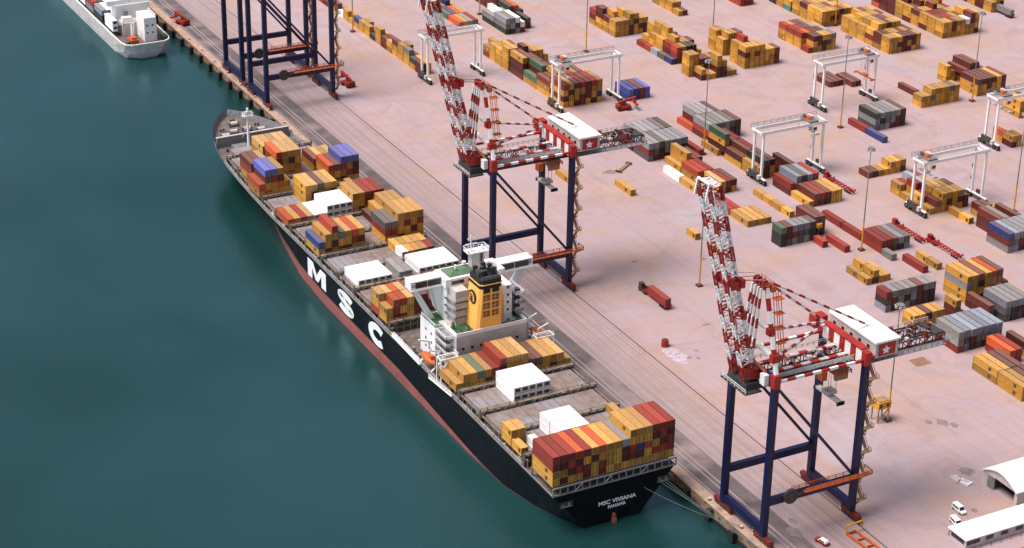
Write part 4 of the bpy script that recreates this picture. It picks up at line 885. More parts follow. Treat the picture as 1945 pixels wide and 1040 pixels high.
    b = MB(); b.box(-6.8, -1.4, -6.2, 6.2, 47.2, 47.6, 'dark'); b.rail([(-6.8, -6.2, 47.6), (-6.8, 6.2, 47.6)], 1.3, 'offwhite', .2, 1.6); b.box(-5.6, -1.2, -4.6, 4.6, 47.6, 49.6, 'dark'); b.box(-4.4, -1.2, -4.0, -2.0, 50.6, 53.4, 'red'); b.box(-4.4, -1.2, 2.0, 4.0, 50.6, 53.4, 'red'); b.box(-2.6, -1.06, -8.6, -6.4, 50.4, 53.6, 'white'); b.beam((-1.2, -7, 53.8), (-5.5, 2, 60), .5, .5, 'orange'); part(b, 'hinge_platform', t)
    # trolley, cab, ropes, head block
    b = MB(); b.box(24.5, 29.5, -3.6, 3.6, 45.2, 46.8, 'orange'); b.box(24.9, 29.1, -4.6, -3.6, 43.4, 46.6, 'tanrail'); b.rail([(24, -4.8, 45), (30, -4.8, 45), (30, 4.6, 45)], 1.2, 'orange', .2, 1.4); tr = part(b, 'trolley', t)
    b = MB(); b.box(22.6, 24.4, -1.3, 1.3, 42.2, 45.0, 'orange'); part(b, 'cab', t)
    b = MB()
    for xx in (25.2, 28.0):
        for yy in (-1.2, 1.2): b.beam((xx, yy, 45.2), (xx - .2, yy, 38.2), .09, .09, 'dark')
    part(b, 'hoist_rope', t)
    b = MB(); b.box(25.0, 28.2, -1.6, 1.6, 37.2, 38.2, 'offwhite'); b.box(25.7, 27.5, -5.8, 5.8, 36.2, 36.8, 'offwhite'); b.box(25.3, 27.9, -.9, .9, 36.8, 37.2, 'dark')
    for yy in (-5.8, 5.4): b.box(25.3, 27.9, yy, yy + .45, 35.8, 36.9, 'dark')
    part(b, 'spreader', t)
    return t
sts_crane(295.0, 409.2, 'nearest quay crane, navy legs and raised red and white boom, right of the stern', hy=10.2)
sts_crane(295.0, 577.6, 'second quay crane, navy legs and raised red and white boom, behind the funnel', hy=10.6)
sts_crane(294.2, 785.8, 'navy quay crane portal cut off by top edge, closer to the ship bow', full=False, hy=9.6)
sts_crane(294.6, 816.5, 'navy quay crane portal cut off by top edge, behind its twin', full=False, hy=10.4)

# ------------------------------------------------------------------ rubber-tyred yard gantries
def rtg(x, y, span, hgt, tpos, label, drop=6.0, spr='offwhite'):
    t = thing('yard_gantry', (x, y, 0), label, 'gantry crane', 'white rubber tyred gantries in the yard')
    for lx in (0, span):
        b = MB(); b.box(lx - .45, lx + .45, -1.0, 11.0, 2.05, 2.5, 'white'); b.box(lx - .4, lx + .4, .6, 9.4, 1.5, 2.04, 'black'); part(b, 'sill_beam', t)
        for yy in (-.6, 1.4, 8.6, 10.6):
            b = MB(); b.cyl((lx - .55, yy, 1.0), (lx + .55, yy, 1.0), 1.0, 14, 'black'); b.cyl((lx - .6, yy, 1.0), (lx + .6, yy, 1.0), .35, 8, 'grey'); part(b, 'wheel', t)
        for yy in (2.0, 8.0):
            b = MB(); b.beam((lx, yy, 2.5), (lx, yy, hgt - 1.2), .8, .85, 'white'); b.beam((lx, yy, 2.6), (lx, yy - (1.6 if yy < 5 else -1.6), 1.9), .5, .5, 'white'); part(b, 'leg', t)
        b = MB(); b.box(lx - .4, lx + .4, 2.43, 7.57, hgt - 1.9, hgt - 1.3, 'white'); part(b, 'tie_beam', t)
    for yy in (2.0, 8.0):
        b = MB(); b.box(-1.4, span + 1.4, yy - .5, yy + .5, hgt - 1.2, hgt, 'white'); b.box(-1.4, span + 1.4, yy - .12, yy + .12, hgt, hgt + .12, 'grey'); part(b, 'girder', t)
    b = MB()
    for xx in (-1.2, span + 1.2): b.box(xx - .3, xx + .3, 2.5, 7.5, hgt - .9, hgt - .3, 'white')
    b.rail([(-1.4, 9.3, hgt), (span + 1.4, 9.3, hgt)], 1.1, 'grey', .12, 3); b.box(-1.4, span + 1.4, 8.5, 9.4, hgt - .3, hgt - .15, 'grey'); part(b, 'walkway', t)
    b = MB(); b.box(-1.6, -.45, 3.4, 8.8, 2.0, 4.2, 'dark'); b.box(-1.5, -.5, 1.5, 3.0, 2.0, 3.6, 'offwhite'); part(b, 'engine_box', t)
    b = MB(); b.box(span + .45, span + 1.4, 3.2, 6.0, 1.9, 3.9, 'dark'); part(b, 'electrical_box', t)
    b = MB(); b.box(tpos - 2.2, tpos + 2.2, 1.6, 8.4, hgt + .12, hgt + .7, 'grey'); b.box(tpos - 1.6, tpos + .2, 3.0, 5.2, hgt + .7, hgt + 2.0, 'orange'); b.box(tpos + .5, tpos + 1.8, 4.5, 7.5, hgt + .7, hgt + 1.7, 'offwhite'); b.cyl((tpos - 1, 5.6, hgt + 1.3), (tpos - 1, 7.6, hgt + 1.3), .6, 10, 'dark'); b.rail([(tpos - 2.2, 1.6, hgt + .7), (tpos + 2.2, 1.6, hgt + .7)], 1.1, 'offwhite', .12, 1.4); part(b, 'trolley', t)
    b = MB(); b.box(tpos - .9, tpos + .9, .6, 1.5, hgt - 3.2, hgt - 1.2, 'offwhite'); b.box(tpos - .8, tpos + .8, .55, .6, hgt - 2.6, hgt - 1.7, 'glass'); part(b, 'cab', t)
    zb = hgt - drop; b = MB()
    for xx in (-1, 1):
        for yy in (3.4, 6.6): b.beam((tpos + xx, yy, hgt), (tpos + xx * .8, yy, zb + .8), .07, .07, 'dark')
    part(b, 'hoist_rope', t)
    b = MB(); b.box(tpos - .5, tpos + .5, -1.0, 11.0, zb, zb + .4, spr); b.box(tpos - 1.1, tpos + 1.1, 3.4, 6.6, zb + .4, zb + 1.0, spr)
    for yy in (-1.1, 10.7): b.box(tpos - 1.2, tpos + 1.2, yy, yy + .4, zb - .3, zb + .4, spr)
    part(b, 'spreader', t)
    b = MB()
    for i in range(7):
        p, q = (8.6, 10.2) if i % 2 else (10.2, 8.6); b.beam((span + .8, p, 2.5 + i * 2.5), (span + .8, q, 5.0 + i * 2.5), .6, .12, 'grey')
    part(b, 'ladder', t)
    return t
rtg(369.6, 772.5, 26.2, 21.5, 4.5, 'white yard gantry beside the tip of the left boom')
rtg(405.6, 717.4, 29.4, 21.5, 3.0, 'white yard gantry straddling the yellow and maroon block')
rtg(509.0, 669.6, 27.4, 21.5, 24.0, 'white yard gantry lowering an orange spreader', drop=10.5, spr='orange')
rtg(439.9, 613.6, 28.6, 22.0, 23.5, 'white yard gantry beside the slate blue boxes', drop=4)
rtg(478.1, 560.8, 29.4, 22.3, 2.8, 'white yard gantry with trolley at its left end, over yellow block')
rtg(548.4, 602.5, 28.0, 22.3, 4.0, 'white yard gantry cut off by the right edge')
rtg(628.0, 700.0, 28.0, 22.3, 4.0, 'white yard gantry beyond the right edge') if False else None

# ------------------------------------------------------------------ lamp masts
lm = None
LMS = [(453.6, 780.4, 'behind the second gantry'), (509.9, 760.4, 'beside the yellow columns at the top'), (435.6, 651.0, 'beside the dark red flanked block'),
       (368.0, 547.5, 'left of the near boom'), (438.4, 546.9, 'at the red rows right of centre'), (504.4, 651.2, 'beside the grey block with dark end'),
       (575.6, 651.9, 'before the maroon topped block at upper right'), (513.0, 549.8, 'beside the blue corner box at right edge'), (369.6, 439.7, 'behind the near crane landside leg'),
       (433.3, 849.4, 'at the maroon cluster near top edge'), (367.2, 851.9, 'at the yard edge strip, upper left'), (581.5, 762.0, 'within the yellow block at upper right')]
for x, y, wh in LMS:
    if lm is None:
        lm = thing('lamp_mast', (0, 0, 0), 'x', 'lamp mast')
        b = MB(); b.cyl((0, 0, .7), (0, 0, 11.5), .34, 10, 'yellow', .3); b.cyl((0, 0, 11.5), (0, 0, 41), .26, 10, 'grey', .13); part(b, 'pole', lm)
        b = MB(); b.box(-1.0, 1.0, -1.0, 1.0, 0, .7, 'brown'); part(b, 'base', lm)
        b = MB(); b.cyl((0, 0, 40.6), (0, 0, 41.0), 1.3, 12, 'grey')
        for i in range(6):
            a = i * math.pi / 3; b.box(1.3 * math.cos(a) - .35, 1.3 * math.cos(a) + .35, 1.3 * math.sin(a) - .35, 1.3 * math.sin(a) + .35, 39.9, 40.59, 'emitred')
        part(b, 'lamp_ring', lm); o = lm
    else: o = copy_tree(lm)
    o.location = (x, y, 0); tag(o, 'tall lamp mast with yellow foot, ' + wh, 'lamp mast', 'lamp masts in the container yard')

# ------------------------------------------------------------------ vehicles
def wheels(b, xs, ys_, r=.5, w_=.35):
    for x in xs:
        for y in ys_: b.cyl((x - w_ / 2, y, r), (x + w_ / 2, y, r), r, 12, 'black')
def tractor(x, y, label, load=None, cab='red', rz=0):
    """Yard tractor at the far (+Y) end pulling a low skeletal trailer towards the camera."""
    t = thing('yard_tractor', (x, y, 0), label, 'yard truck', 'yard tractors with trailers', rz)
    b = MB(); b.box(-1.2, 1.2, 13.4, 18.6, .7, 1.2, cab); b.box(-1.2, .2, 16.3, 18.2, 1.2, 3.3, cab); b.box(.3, 1.2, 16.2, 18.5, 1.2, 2.0, cab); b.box(-.9, .9, 13.8, 15.2, 1.2, 1.5, 'dark'); ch = part(b, 'tractor_body', t)
    b = MB(); b.box(-1.25, -1.2, 16.6, 17.9, 2.2, 3.1, 'glass'); b.box(-1.0, .0, 16.24, 16.3, 2.2, 3.1, 'glass'); part(b, 'cab_window', t)
    b = MB(); wheels(b, (-1.0, 1.0), (14.3, 17.8)); part(b, 'wheel', t)
    b = MB()
    for xx in (-.75, .75): b.box(xx - .18, xx + .18, 0, 14.6, 1.1, 1.5, 'red')
    for k in range(8): b.box(-1.25, 1.25, .1 + k * 1.95, .4 + k * 1.95, 1.12, 1.52, 'red')
    for yy in (0, 14.0):
        for xx in (-1.35, 1.2): b.box(xx, xx + .15, yy, yy + .8, 1.1, 1.95, 'red')
    part(b, 'trailer', t)
    b = MB(); wheels(b, (-1.0, 1.0), (1.2, 2.5, 3.8)); part(b, 'wheel', t)
    return t
tractor(463.2, 541.5, 'red yard tractor with empty trailer, beyond the red rows')
tractor(466.4, 524.2, 'red yard tractor with empty trailer, nearer of the two in line')
tractor(466.6, 590.6, 'red yard tractor with empty trailer beside the slate blue boxes')
tractor(348.0, 536.0, 'brown cabbed yard tractor hauling a red container across open yard', cab='brown')
BOX.append(dict(x=348.0, y=536.3, z=1.55, L=12.2, k='R', h=2.6, lab='red container riding on the trailer of the brown cabbed tractor', where='yard', key='T1', reefer=False))
tractor(428.0, 703.0, 'small red yard tractor in front of the second gantry', rz=0.0) if False else None
BOX.append(dict(x=667.0, y=734.0, z=1.55, L=12.2, k='G', h=2.6, lab='grey container on a trailer at the upper right', where='yard', key='T2', reefer=False))
tractor(667.0, 733.6, 'grey-loaded red yard tractor at the upper right edge')

def reach(x, y, label, rz=0):
    t = thing('reach_stacker', (x, y, 0), label, 'reach stacker', 'red reach stackers', rz)
    b = MB(); b.box(-1.6, 1.6, 0, 6.2, .9, 2.0, 'red'); b.box(-1.7, 1.7, 0, 1.5, 1.3, 2.8, 'red'); b.box(-1.5, -.9, 1.5, 5, 2.0, 2.5, 'red'); part(b, 'chassis', t)
    b = MB(); b.box(-.7, .7, 2.2, 4.0, 2.3, 4.2, 'dark'); part(b, 'cab', t)
    b = MB(); b.beam((0, .8, 3.4), (0, 8.6, 5.2), .9, .9, 'red', up=(1, 0, 0)); b.beam((0, 8.2, 5.2), (0, 8.4, 3.2), .7, .7, 'red'); part(b, 'boom', t)
    b = MB(); b.box(-3.2, 3.2, 7.8, 8.9, 2.5, 3.1, 'red'); part(b, 'spreader', t)
    for yy in (.9, 5.4):
        for xx in (-1.5, 1.5):
            b = MB(); b.cyl((xx - .5, yy, .85), (xx + .5, yy, .85), .85, 14, 'black'); b.cyl((xx - .55, yy, .85), (xx + .55, yy, .85), .35, 8, 'red'); part(b, 'wheel', t)
    return t
reach(336.6, 783.0, 'red reach stacker beside the landside foot of the far cranes', R(8))
reach(428.6, 709.5, 'red reach stacker in front of the second gantry', R(-100))
reach(340.0 - 40.5, 893.0, 'red reach stacker on the quay behind the white ship', R(20))

def van(x, y, rz, label):
    t = thing('white_van', (x, y, 0), label, 'van', 'white vans by the sheds', rz)
    b = MB(); b.box(-.95, .95, -2.4, 1.5, .45, 1.1, 'white'); b.hexa([(-.95, -2.4, 1.1), (.95, -2.4, 1.1), (.95, 1.5, 1.1), (-.95, 1.5, 1.1), (-.85, -2.3, 2.05), (.85, -2.3, 2.05), (.85, .9, 2.05), (-.85, .9, 2.05)], 'white')
    b.hexa([(-.95, 1.5, .45), (.95, 1.5, .45), (.9, 2.5, .45), (-.9, 2.5, .45), (-.95, 1.5, 1.1), (.95, 1.5, 1.1), (.85, 2.45, .95), (-.85, 2.45, .95)], 'white'); part(b, 'body', t)
    b = MB()
    for s in (-1, 1):
        x0, x1 = (-.975, -.90) if s < 0 else (.90, .975); b.box(x0, x1, -2.0, .8, 1.25, 1.75, 'glass')
    b.box(-.7, .7, -2.42, -2.32, 1.3, 1.8, 'glass'); b.hexa([(-.8, 1.46, 1.15), (.8, 1.46, 1.15), (.8, 1.52, 1.12), (-.8, 1.52, 1.12), (-.75, .96, 1.95), (.75, .96, 1.95), (.75, 1.04, 1.95), (-.75, 1.04, 1.95)], 'glass'); part(b, 'window', t)
    for xx in (-.85, .85):
        for yy in (-1.6, 1.7):
            b = MB(); b.cyl((xx - .12, yy, .36), (xx + .12, yy, .36), .36, 12, 'black'); part(b, 'wheel', t)
    return t
van(356.0, 387.6, R(178), 'white van parked alone between the shed and the long hut')
van(350.6, 382.2, R(170), 'white van parked at the corner of the long white hut')
van(345.6 + .6, 380.3, R(175), 'white van at the end of the long hut, nearer the cranes') if False else None
t = thing('parked_car', (310.2, 391.5, 0), 'red and white car between the feet of the nearest crane', 'car', rz=R(12))
b = MB(); b.box(-.9, .9, -2.2, 2.2, .4, .95, 'red'); b.hexa([(-.85, -1.9, .95), (.85, -1.9, .95), (.85, 1.1, .95), (-.85, 1.1, .95), (-.75, -1.6, 1.5), (.75, -1.6, 1.5), (.75, .6, 1.5), (-.75, .6, 1.5)], 'white'); part(b, 'body', t)
b = MB(); b.box(-.86, -.80, -1.4, .6, 1.0, 1.4, 'glass'); b.box(.80, .86, -1.4, .6, 1.0, 1.4, 'glass'); part(b, 'window', t)
for xx in (-.82, .82):
    for yy in (-1.4, 1.4): b = MB(); b.cyl((xx - .11, yy, .33), (xx + .11, yy, .33), .33, 12, 'black'); part(b, 'wheel', t)

# ------------------------------------------------------------------ spreader frames, drum, pallets, pit, stains
t = thing('lifting_frame', (321.4, 385.8, 0), 'orange and yellow lifting frame on the ground by the near crane', 'lifting frame', rz=R(4))
b = MB()
for x in (-1.6, 1.6): b.beam((x - .5, -6, .5), (x - .5, 6, .5), .45, .6, 'orange')
for y in (-6, -2, 2, 6): b.beam((-2.2, y, .5), (1.3, y, .5), .4, .5, 'orange')
part(b, 'base_frame', t)
b = MB(); b.beam((-2.4, 6, .8), (-2.4, 6, 3.2), .3, .3, 'yellow'); b.beam((3.4, 6, .8), (3.4, 6, 3.2), .3, .3, 'yellow'); b.beam((-2.4, 6, 3.2), (3.4, 6, 3.2), .4, .4, 'yellow'); part(b, 'yellow_gallows', t)
t = thing('lifting_frame', (398.6, 652.4, 0), 'rusty brown spreader lying on open yard before the grey block', 'lifting frame', rz=R(-55))
b = MB(); b.box(-.7, .7, -5, 5, .1, .6, 'pit'); b.box(-1.3, 1.3, -5.2, -4.6, .1, .9, 'brown'); b.box(-1.3, 1.3, 4.6, 5.2, .1, .9, 'brown'); part(b, 'beam', t)
t = thing('oil_drum', (332.9, 513.6, 0), 'single red drum standing beside a spill of white powder', 'drum')
b = MB(); b.cyl((0, 0, 0), (0, 0, 2.4), 1.25, 16, 'red'); b.cyl((0, 0, .75), (0, 0, .85), 1.3, 16, 'red'); b.cyl((0, 0, 1.6), (0, 0, 1.7), 1.3, 16, 'red'); part(b, 'barrel', t)
b = MB(); b.cyl((0, 0, 2.4), (0, 0, 2.5), 1.0, 16, 'brown'); part(b, 'lid', t)
def patch(name, x, y, rx, ry, k, seed, kind='structure', z=.014, label=None, cat=None):
    r = random.Random(seed); b = MB(); n = 22
    b.face([(x + rx * (1 + r.uniform(-.3, .3)) * math.cos(2 * math.pi * i / n), y + ry * (1 + r.uniform(-.3, .3)) * math.sin(2 * math.pi * i / n), z) for i in range(n)], k)
    o = b.build(name); tag(o, label, cat, kind=kind); return o
patch('powder_spill', 333.0, 507.2, 3.0, 6.2, 'pinkstain', 3)
for i, (x, y, a, c) in enumerate([(384.5, 431.0, 1.6, 2.4), (387.0, 428.5, 1.2, 1.8), (381.0, 433.5, 1.0, 1.4), (360.4, 386.0, .8, 1.2), (372.5, 404.5, 2.2, 2.2), (306.4, 399.5, 1.8, 3.0), (309.4, 404.8, 1.1, 1.6),
        (392.0, 651.5, 3.0, 2.0), (381.5, 566.0, 1.2, 1.0), (357.6, 575.0, 1.4, .9), (336.0, 503.0, .7, .8), (338.5, 501.5, .6, .9), (340.8, 506.2, .7, .7), (354.0, 521.0, 1.8, .6)]):
    patch('oil_stain', x, y, a, c, 'stain', 20 + i, z=.016 + .002 * i)
b = MB(); b.box(-3.4, 3.4, -3.0, 3.0, .0, .03, 'cope'); b.box(-2.9, 2.9, -2.5, 2.5, .03, .06, 'pit')
for i in range(3): b.box(-2.9 + 1.9 * i, -2.85 + 1.9 * i, -2.5, 2.5, .061, .08, 'dark')
tag(b.build('pit_cover', loc=(403.5, 466.8, 0)), 'square rusty pit cover set in the concrete', 'pit cover')
for i, (x, y, k, a, lab) in enumerate([(367.9, 399.4, 'white', .3, 'stack of white boards on the ground near the shed'), (366.6, 402.0, 'offwhite', -.1, 'flat pale board beside the white boards'),
        ]):
    b = MB(); b.box(-1.2, 1.2, -1.8, 1.8, .02, .5, k); b.box(-.8, 1.0, -1.2, 1.4, .5, .62, 'offwhite')
    o = b.build('board_stack', loc=(x, y, 0)); o.rotation_euler.z = a; tag(o, lab, 'boards')
# small orange engine/loader beside the dark tanks
t = thing('loader', (430.6, 566.6, 0), 'yellow loader parked beside the dark tank block', 'loader', rz=R(20))
b = MB(); b.box(-1.3, 1.3, -3.2, 3.2, 3.6, 5.2, 'yellow'); b.box(-1.3, 1.3, -.6, 1.4, 5.2, 6.4, 'yellow'); part(b, 'body', t)
b = MB(); b.box(-.9, .9, -2.6, 2.6, .9, 3.6, 'brown'); part(b, 'frame', t)
for xx in (-1.2, 1.2):
    for yy in (-2.2, 2.2): b = MB(); b.cyl((xx - .35, yy, .9), (xx + .35, yy, .9), .9, 12, 'black'); part(b, 'wheel', t)
# straddle rig at the foot of the near crane's lamp mast
t = thing('service_platform', (367.8, 441.5, 0), 'yellow service platform beside the lamp mast behind the near crane', 'platform')
b = MB(); b.box(-2.4, 2.4, -2.0, 2.0, 4.8, 7.2, 'yellow'); b.box(-2.0, 2.0, -1.6, 1.6, 7.2, 7.5, 'tanrail'); part(b, 'cabin', t)
b = MB()
for xx in (-2.0, 2.0):
    for yy in (-1.6, 1.6): b.beam((xx, yy, 0), (xx, yy, 4.8), .35, .35, 'tanrail')
b.beam((-2, -1.6, .3), (2, -1.6, 4.6), .25, .25, 'tanrail'); part(b, 'frame', t)
b = MB(); b.box(-2.1, -1.0, -2.08, -2.0, 5.4, 6.6, 'brown'); part(b, 'window', t)
b = MB(); b.box(.6, 1.8, -2.08, -2.0, 5.4, 6.6, 'brown'); part(b, 'window', t)

# ------------------------------------------------------------------ buildings at the lower right
t = thing('white_shed', (372.6, 382.0, 0), 'white arched shed with a dark open doorway at the right edge', 'building')
b = MB(); n = 12; LN, WD_, HT = 34, 15.5, 7.2
prof = [(-1.4 * 0 + WD_ * i / n, 4.4 + (HT - 4.4) * math.sin(math.pi * i / n)) for i in range(n + 1)]
b2 = MB()
for (a, za), (c, zc) in zip(prof, prof[1:]):
    if not (1.2 < a < 9.5): b2.hexa([(0, a, 0), (.35, a, 0), (.35, c, 0), (0, c, 0), (0, a, za), (.35, a, za), (.35, c, zc), (0, c, zc)], 'offwhite')
    else: b2.hexa([(0, a, 4.3), (.35, a, 4.3), (.35, c, 4.3), (0, c, 4.3), (0, a, za), (.35, a, za), (.35, c, zc), (0, c, zc)], 'offwhite')
    b2.hexa([(LN - .35, a, 0), (LN, a, 0), (LN, c, 0), (LN - .35, c, 0), (LN - .35, a, za), (LN, a, za), (LN, c, zc), (LN - .35, c, zc)], 'offwhite')
b2.box(.35, LN - .35, 0, .3, 0, 4.35, 'offwhite'); b2.box(.35, LN - .35, WD_ - .3, WD_, 0, 4.35, 'offwhite'); part(b2, 'wall', t)
b = MB()
for (a, za), (c, zc) in zip(prof, prof[1:]): b.hexa([(-.6, a, za + .02), (LN + .4, a, za + .02), (LN + .4, c, zc + .02), (-.6, c, zc + .02), (-.6, a, za + .3), (LN + .4, a, za + .3), (LN + .4, c, zc + .3), (-.6, c, zc + .3)], 'white')
part(b, 'roof', t)
b = MB(); b.box(-.12, -.01, 10.4, 13.2, 0.05, 4.1, 'grey'); part(b, 'sliding_door', t)
b = MB(); b.box(3.5, 12, 2, 10.5, 0.02, 2.6, 'black'); part(b, 'stored_goods', t)
t = thing('long_hut', (344.4, 370.4, 0), 'long low white hut with strip windows at the lower right corner', 'building')
b = MB(); b.box(.2, 33, .2, 7.4, 0, 3.1, 'offwhite'); part(b, 'wall', t)
b = MB(); b.box(-.3, 33.5, -.3, 7.9, 3.12, 3.5, 'white'); part(b, 'roof', t)
for i in range(6):
    b = MB(); b.box(2.0 + i * 5.4 - (1.4 if i == 0 else 0), 4.6 + i * 5.4 + (.6 if i == 0 else 0), .1, .19, 1.3, 2.6, 'glass'); part(b, 'window', t)
b = MB(); b.box(.1, .19, 1.0, 6.6, 1.3, 2.7, 'glass'); part(b, 'window', t)
for i in range(9):
    b = MB(); b.beam((1.0 + i * 3.6, -1.3, 0), (1.0 + i * 3.6, -1.3, 1.1), .12, .12, 'dark'); 
    b.box(.8 + i * 3.6, 1.2 + i * 3.6, 7.95, 8.5, 0, 1.4 + .3 * (i % 3), 'brown') if i < 8 else None
    part(b, 'post', t)

# ------------------------------------------------------------------ mooring lines off the stern
for i, (p, q) in enumerate([((283.5, 433.1, 5.6), (QX + 1.1, 391, .9)), ((282.6, 433.1, 5.6), (QX + 1.1, 391, .7)), ((276.0, 433.1, 4.9), (QX + 1.1, 407.8, .8)), ((281.4, 433.1, 5.6), (QX + 1.1, 407.8, .9))]):
    b = MB(); p = Vector(p); q = Vector(q); pr = p
    for k in range(1, 13):
        c = p.lerp(q, k / 12); c.z -= 2.0 * 4 * (k / 12) * (1 - k / 12) * .6; b.beam(pr, c, .09, .09, 'rope'); pr = c
    tag(b.build('mooring_line'), 'thin pale mooring line from the black stern to the quay bollards', 'mooring line', 'mooring lines off the black stern')

# ------------------------------------------------------------------ white ship at upper left
VX, VB = 272.2, 11.6
ws = thing('cargo_ship', (VX, 869, WZ), 'smaller white cargo ship moored ahead at the upper left', 'ship')
def wp(mb, name, par=None):
    me = mb.mesh(name); me.transform(Matrix.Translation((-VX, -869, -WZ))); o = bpy.data.objects.new(name, me); COL.objects.link(o); o.parent = par or ws; return o
b = MB(); prev = None
for y, wd, wl in ((867.5, 7.6, 3.6), (869.6, 10.4, 6.2), (873.0, 11.4, 9.2), (884, 11.6, 11.2), (1000, 11.6, 11.6), (1018, 8, 4), (1032, .4, .2)):
    rg = [(wl * .7, y + (3.5 if y < 870 else 0), -7), (wl, y + (1.8 if y < 870 else 0), -4), (wl + (wd - wl) * .6, y + (.6 if y < 870 else 0), -1), (wd, y, 3.4)]
    if prev:
        for sg in (-1, 1):
            for i in range(3):
                pts = [(VX + sg * q[0], q[1], q[2]) for q in (prev[i], rg[i], rg[i + 1], prev[i + 1])]; b.face(pts if sg > 0 else pts[::-1], 'offwhite')
    else:
        for i in range(3): a, c = rg[i], rg[i + 1]; b.face([(VX - a[0], a[1], a[2]), (VX + a[0], a[1], a[2]), (VX + c[0], c[1], c[2]), (VX - c[0], c[1], c[2])], 'offwhite')
    prev = rg
wp(b, 'hull')
b = MB(); b.face([(VX - 11.3, 873, 2.2), (VX + 11.3, 873, 2.2), (VX + 11.5, 1000, 2.2), (VX - 11.5, 1000, 2.2)], 'deck'); b.face([(VX - 7.4, 867.8, 2.2), (VX + 7.4, 867.8, 2.2), (VX + 11.3, 873, 2.2), (VX - 11.3, 873, 2.2)], 'deck'); wp(b, 'main_deck')
b = MB()
st = [(867.5, 7.6), (869.6, 10.4), (873, 11.4), (884, 11.6), (1000, 11.6)]
for (y0, w0), (y1, w1) in zip(st, st[1:]):
    for sg in (-1, 1): b.beam((VX + sg * (w0 - .15), y0, 3.5), (VX + sg * (w1 - .15), y1, 3.5), .5, .5, 'white')
b.beam((VX - 7.5, 867.6, 3.5), (VX + 7.5, 867.6, 3.5), .5, .5, 'white'); wp(b, 'gunwale')
b = MB(); b.box(VX + .2, VX + 6.0, 873.5, 885, 2.21, 13.5, 'white'); b.box(VX - 6.5, VX + 8.0, 885, 892, 2.21, 8.5, 'offwhite'); b.box(VX - 7.6, VX + 9.2, 892, 899, 2.21, 15, 'white'); b.box(VX - 11, VX + 11.2, 893, 897, 15, 17.2, 'white'); b.box(VX - 6, VX - 1.5, 886, 889, 8.51, 10.6, 'white'); b.cyl((VX - 3.4, 890, 8.5), (VX - 3.4, 890, 13), 1.1, 10, 'grey'); b.rail([(VX - 6.5, 885, 8.5), (VX + 8, 885, 8.5)], 1.1, 'white', .16, 1.5); b.rail([(VX + .2, 873.5, 13.5), (VX + 6, 873.5, 13.5), (VX + 6, 885, 13.5)], 1.1, 'white', .16, 1.5); hh_ = wp(b, 'deckhouse')
for i in range(5):
    for z in (6, 9.5, 13): 
        if i < 2 and z < 12: b = MB(); b.box(VX + 1.2 + i * 2.6, VX + 1.9 + i * 2.6, 873.42, 873.5, z, z + .8, 'glass'); wp(b, 'window', hh_)
b = MB(); b.cyl((VX - 3.5, 880, 2.2), (VX - 3.5, 880, 10), .8, 10, 'white'); b.beam((VX - 3.5, 880, 10), (VX - 9, 872, 13), .5, .5, 'white'); wp(b, 'deck_crane')
b = MB(); b.box(VX - 6.8, VX - 3.4, 871.5, 877.5, 2.3, 4.4, 'orange'); b.box(VX - 6.3, VX - 4.0, 872.5, 876.5, 4.4, 5.3, 'orange'); wp(b, 'lifeboat')
b = MB(); b.box(VX + 8.0, VX + 10.5, 871, 874.5, 2.3, 4.6, 'dark'); b.cyl((VX - 9.4, 873.5, 2.3), (VX - 6.8, 873.5, 3.4), .9, 10, 'dark'); wp(b, 'winch')
b = MB(); b.box(VX - 9.4, VX + 9.4, 902, 1000, 2.21, 4.6, 'dark'); wp(b, 'hatch_cover')
for i, (y, s) in enumerate(((886.5, 'WW G K'), (903.0, 'KG WW GG WW'), (916.5, 'GR YK GW KK'), (930, 'WM KK GM RG'), (943.5, 'GG WK KM GG'))):
    B('V%d' % i, VX - 10.8, y, 2.6, 12.2, 'GWKM', 'bay of the white ship at upper left' if i else 'beside deckhouse of the white ship', [s], z0=4.7, where='ship')

# ------------------------------------------------------------------ place the containers: the largest in view as objects, the rest as one mass
EYE = Vector((0, 0, CAMZ))
def topx(P):
    v = Vector(P) - EYE; d = v.dot(fw); return 972.5 + FPX * v.dot(RTV) / d, 520 - FPX * v.dot(UPV) / d, d
import collections
cell = collections.defaultdict(list)
for c in BOX: cell[(int(c['x'] // 15), int(c['y'] // 15))].append(c)
def near(x, y):
    i, j = int(x // 15), int(y // 15)
    for a in (-1, 0, 1):
        for d in (-1, 0, 1): yield from cell.get((i + a, j + d), ())
def covered(c, kind):
    f = 0.0
    for o in near(c['x'], c['y'] + c['L'] / 2):
        if o is c: continue
        if kind == 'top' and abs(o['x'] - c['x']) < 1.5 and abs(o['z'] - c['z'] - c['h']) < .6: f += max(0, min(o['y'] + o['L'], c['y'] + c['L']) - max(o['y'], c['y'])) / c['L']
        if kind == 'side' and 1.6 < c['x'] - o['x'] < 3.6 and abs(o['z'] - c['z']) < 1.3: f += max(0, min(o['y'] + o['L'], c['y'] + c['L']) - max(o['y'], c['y'])) / c['L']
        if kind == 'end' and abs(o['x'] - c['x']) < 1.3 and abs(o['z'] - c['z']) < 1.3 and -.6 < c['y'] - (o['y'] + o['L']) < 2.2: f += 1
    return min(1, f)
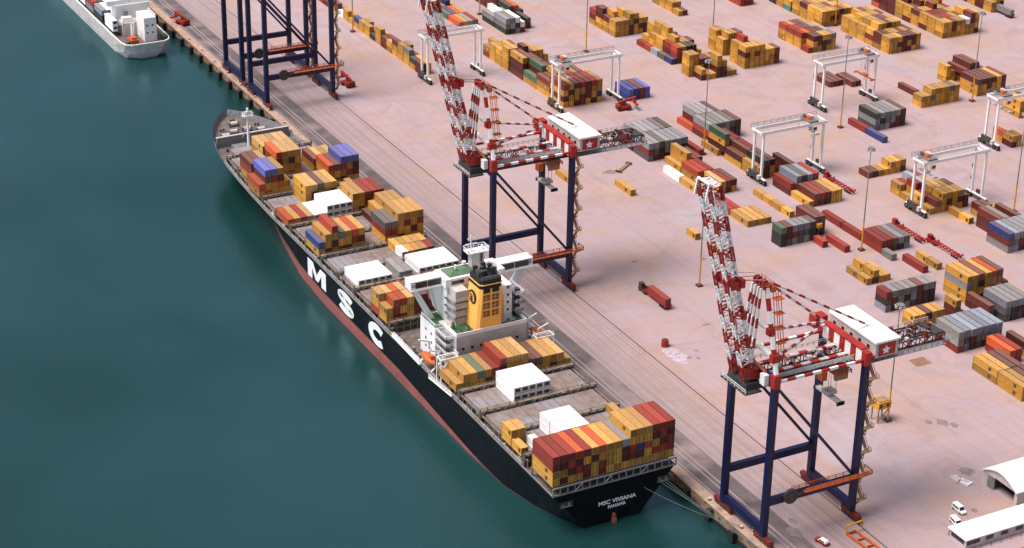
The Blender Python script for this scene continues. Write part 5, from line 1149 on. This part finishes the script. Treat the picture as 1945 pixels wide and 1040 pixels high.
for c in BOX:
    ctr = Vector((c['x'], c['y'] + c['L'] / 2, c['z'] + c['h'] / 2)); v = (EYE - ctr); d = v.length; v.normalize()
    a = (1 - covered(c, 'top')) * W20 * c['L'] * v.z + (1 - covered(c, 'side')) * c['h'] * c['L'] * max(0, -v.x) + (1 - covered(c, 'end')) * W20 * c['h'] * max(0, -v.y)
    u, w_, _ = topx(ctr); inside = max(0, min(1, (min(u, 1945 - u, w_, 1040 - w_) + 20) / 25))
    c['a'] = a / d / d * inside
BOX.sort(key=lambda c: -c['a'])
NIND = 300
seen = {}
for n, c in enumerate(BOX[:NIND]):
    k = c['k']; me = cmesh(c['L'], k, c['h'])
    if not isinstance(me, bpy.types.Mesh): me = me.mesh('container'); _cm[(round(c['L'], 1), k, c['h'])] = me
    o = bpy.data.objects.new('shipping_container', me); o.location = (c['x'], c['y'], c['z']); COL.objects.link(o)
    tag(o, c['lab'], 'container', 'containers stacked on the ship' if c['where'] == 'ship' else 'containers stacked in the yard')
    dn = 'cooling_unit' if c['reefer'] else 'door'
    dd = bpy.data.objects.new(dn, dmesh(k, c['h'], c['reefer'])); COL.objects.link(dd); dd.parent = o
b = MB(); tmpl = {}
for c in BOX[NIND:]:
    key = (c['L'], c['k'], c['h'])
    if key not in tmpl: tmpl[key] = container_mesh(c['L'], c['k'], c['h'])
    m_ = tmpl[key]; i = len(b.v); q = b.mi(c['k'])
    b.v += [(v[0] + c['x'], v[1] + c['y'], v[2] + c['z']) for v in m_.v]
    b.f += [tuple(i + j for j in f) for f in m_.f]; b.m += [q] * len(m_.f)
    if c['reefer']: b.box(c['x'] - .85, c['x'] + .85, c['y'] - .16, c['y'] - .002, c['z'] + c['h'] * .42, c['z'] + c['h'] - .4, 'dark')
    elif c['a'] > 0:
        for x in (-.6, .6): b.box(c['x'] + x - .04, c['x'] + x + .04, c['y'] - .05, c['y'] + .045, c['z'] + .2, c['z'] + c['h'] - .2, 'dark')
tag(b.build('remaining_containers'), 'many more stacked shipping containers across the yard and ship', 'containers', kind='stuff')
print('containers', len(BOX), 'visible', sum(c['a'] > 0 for c in BOX))
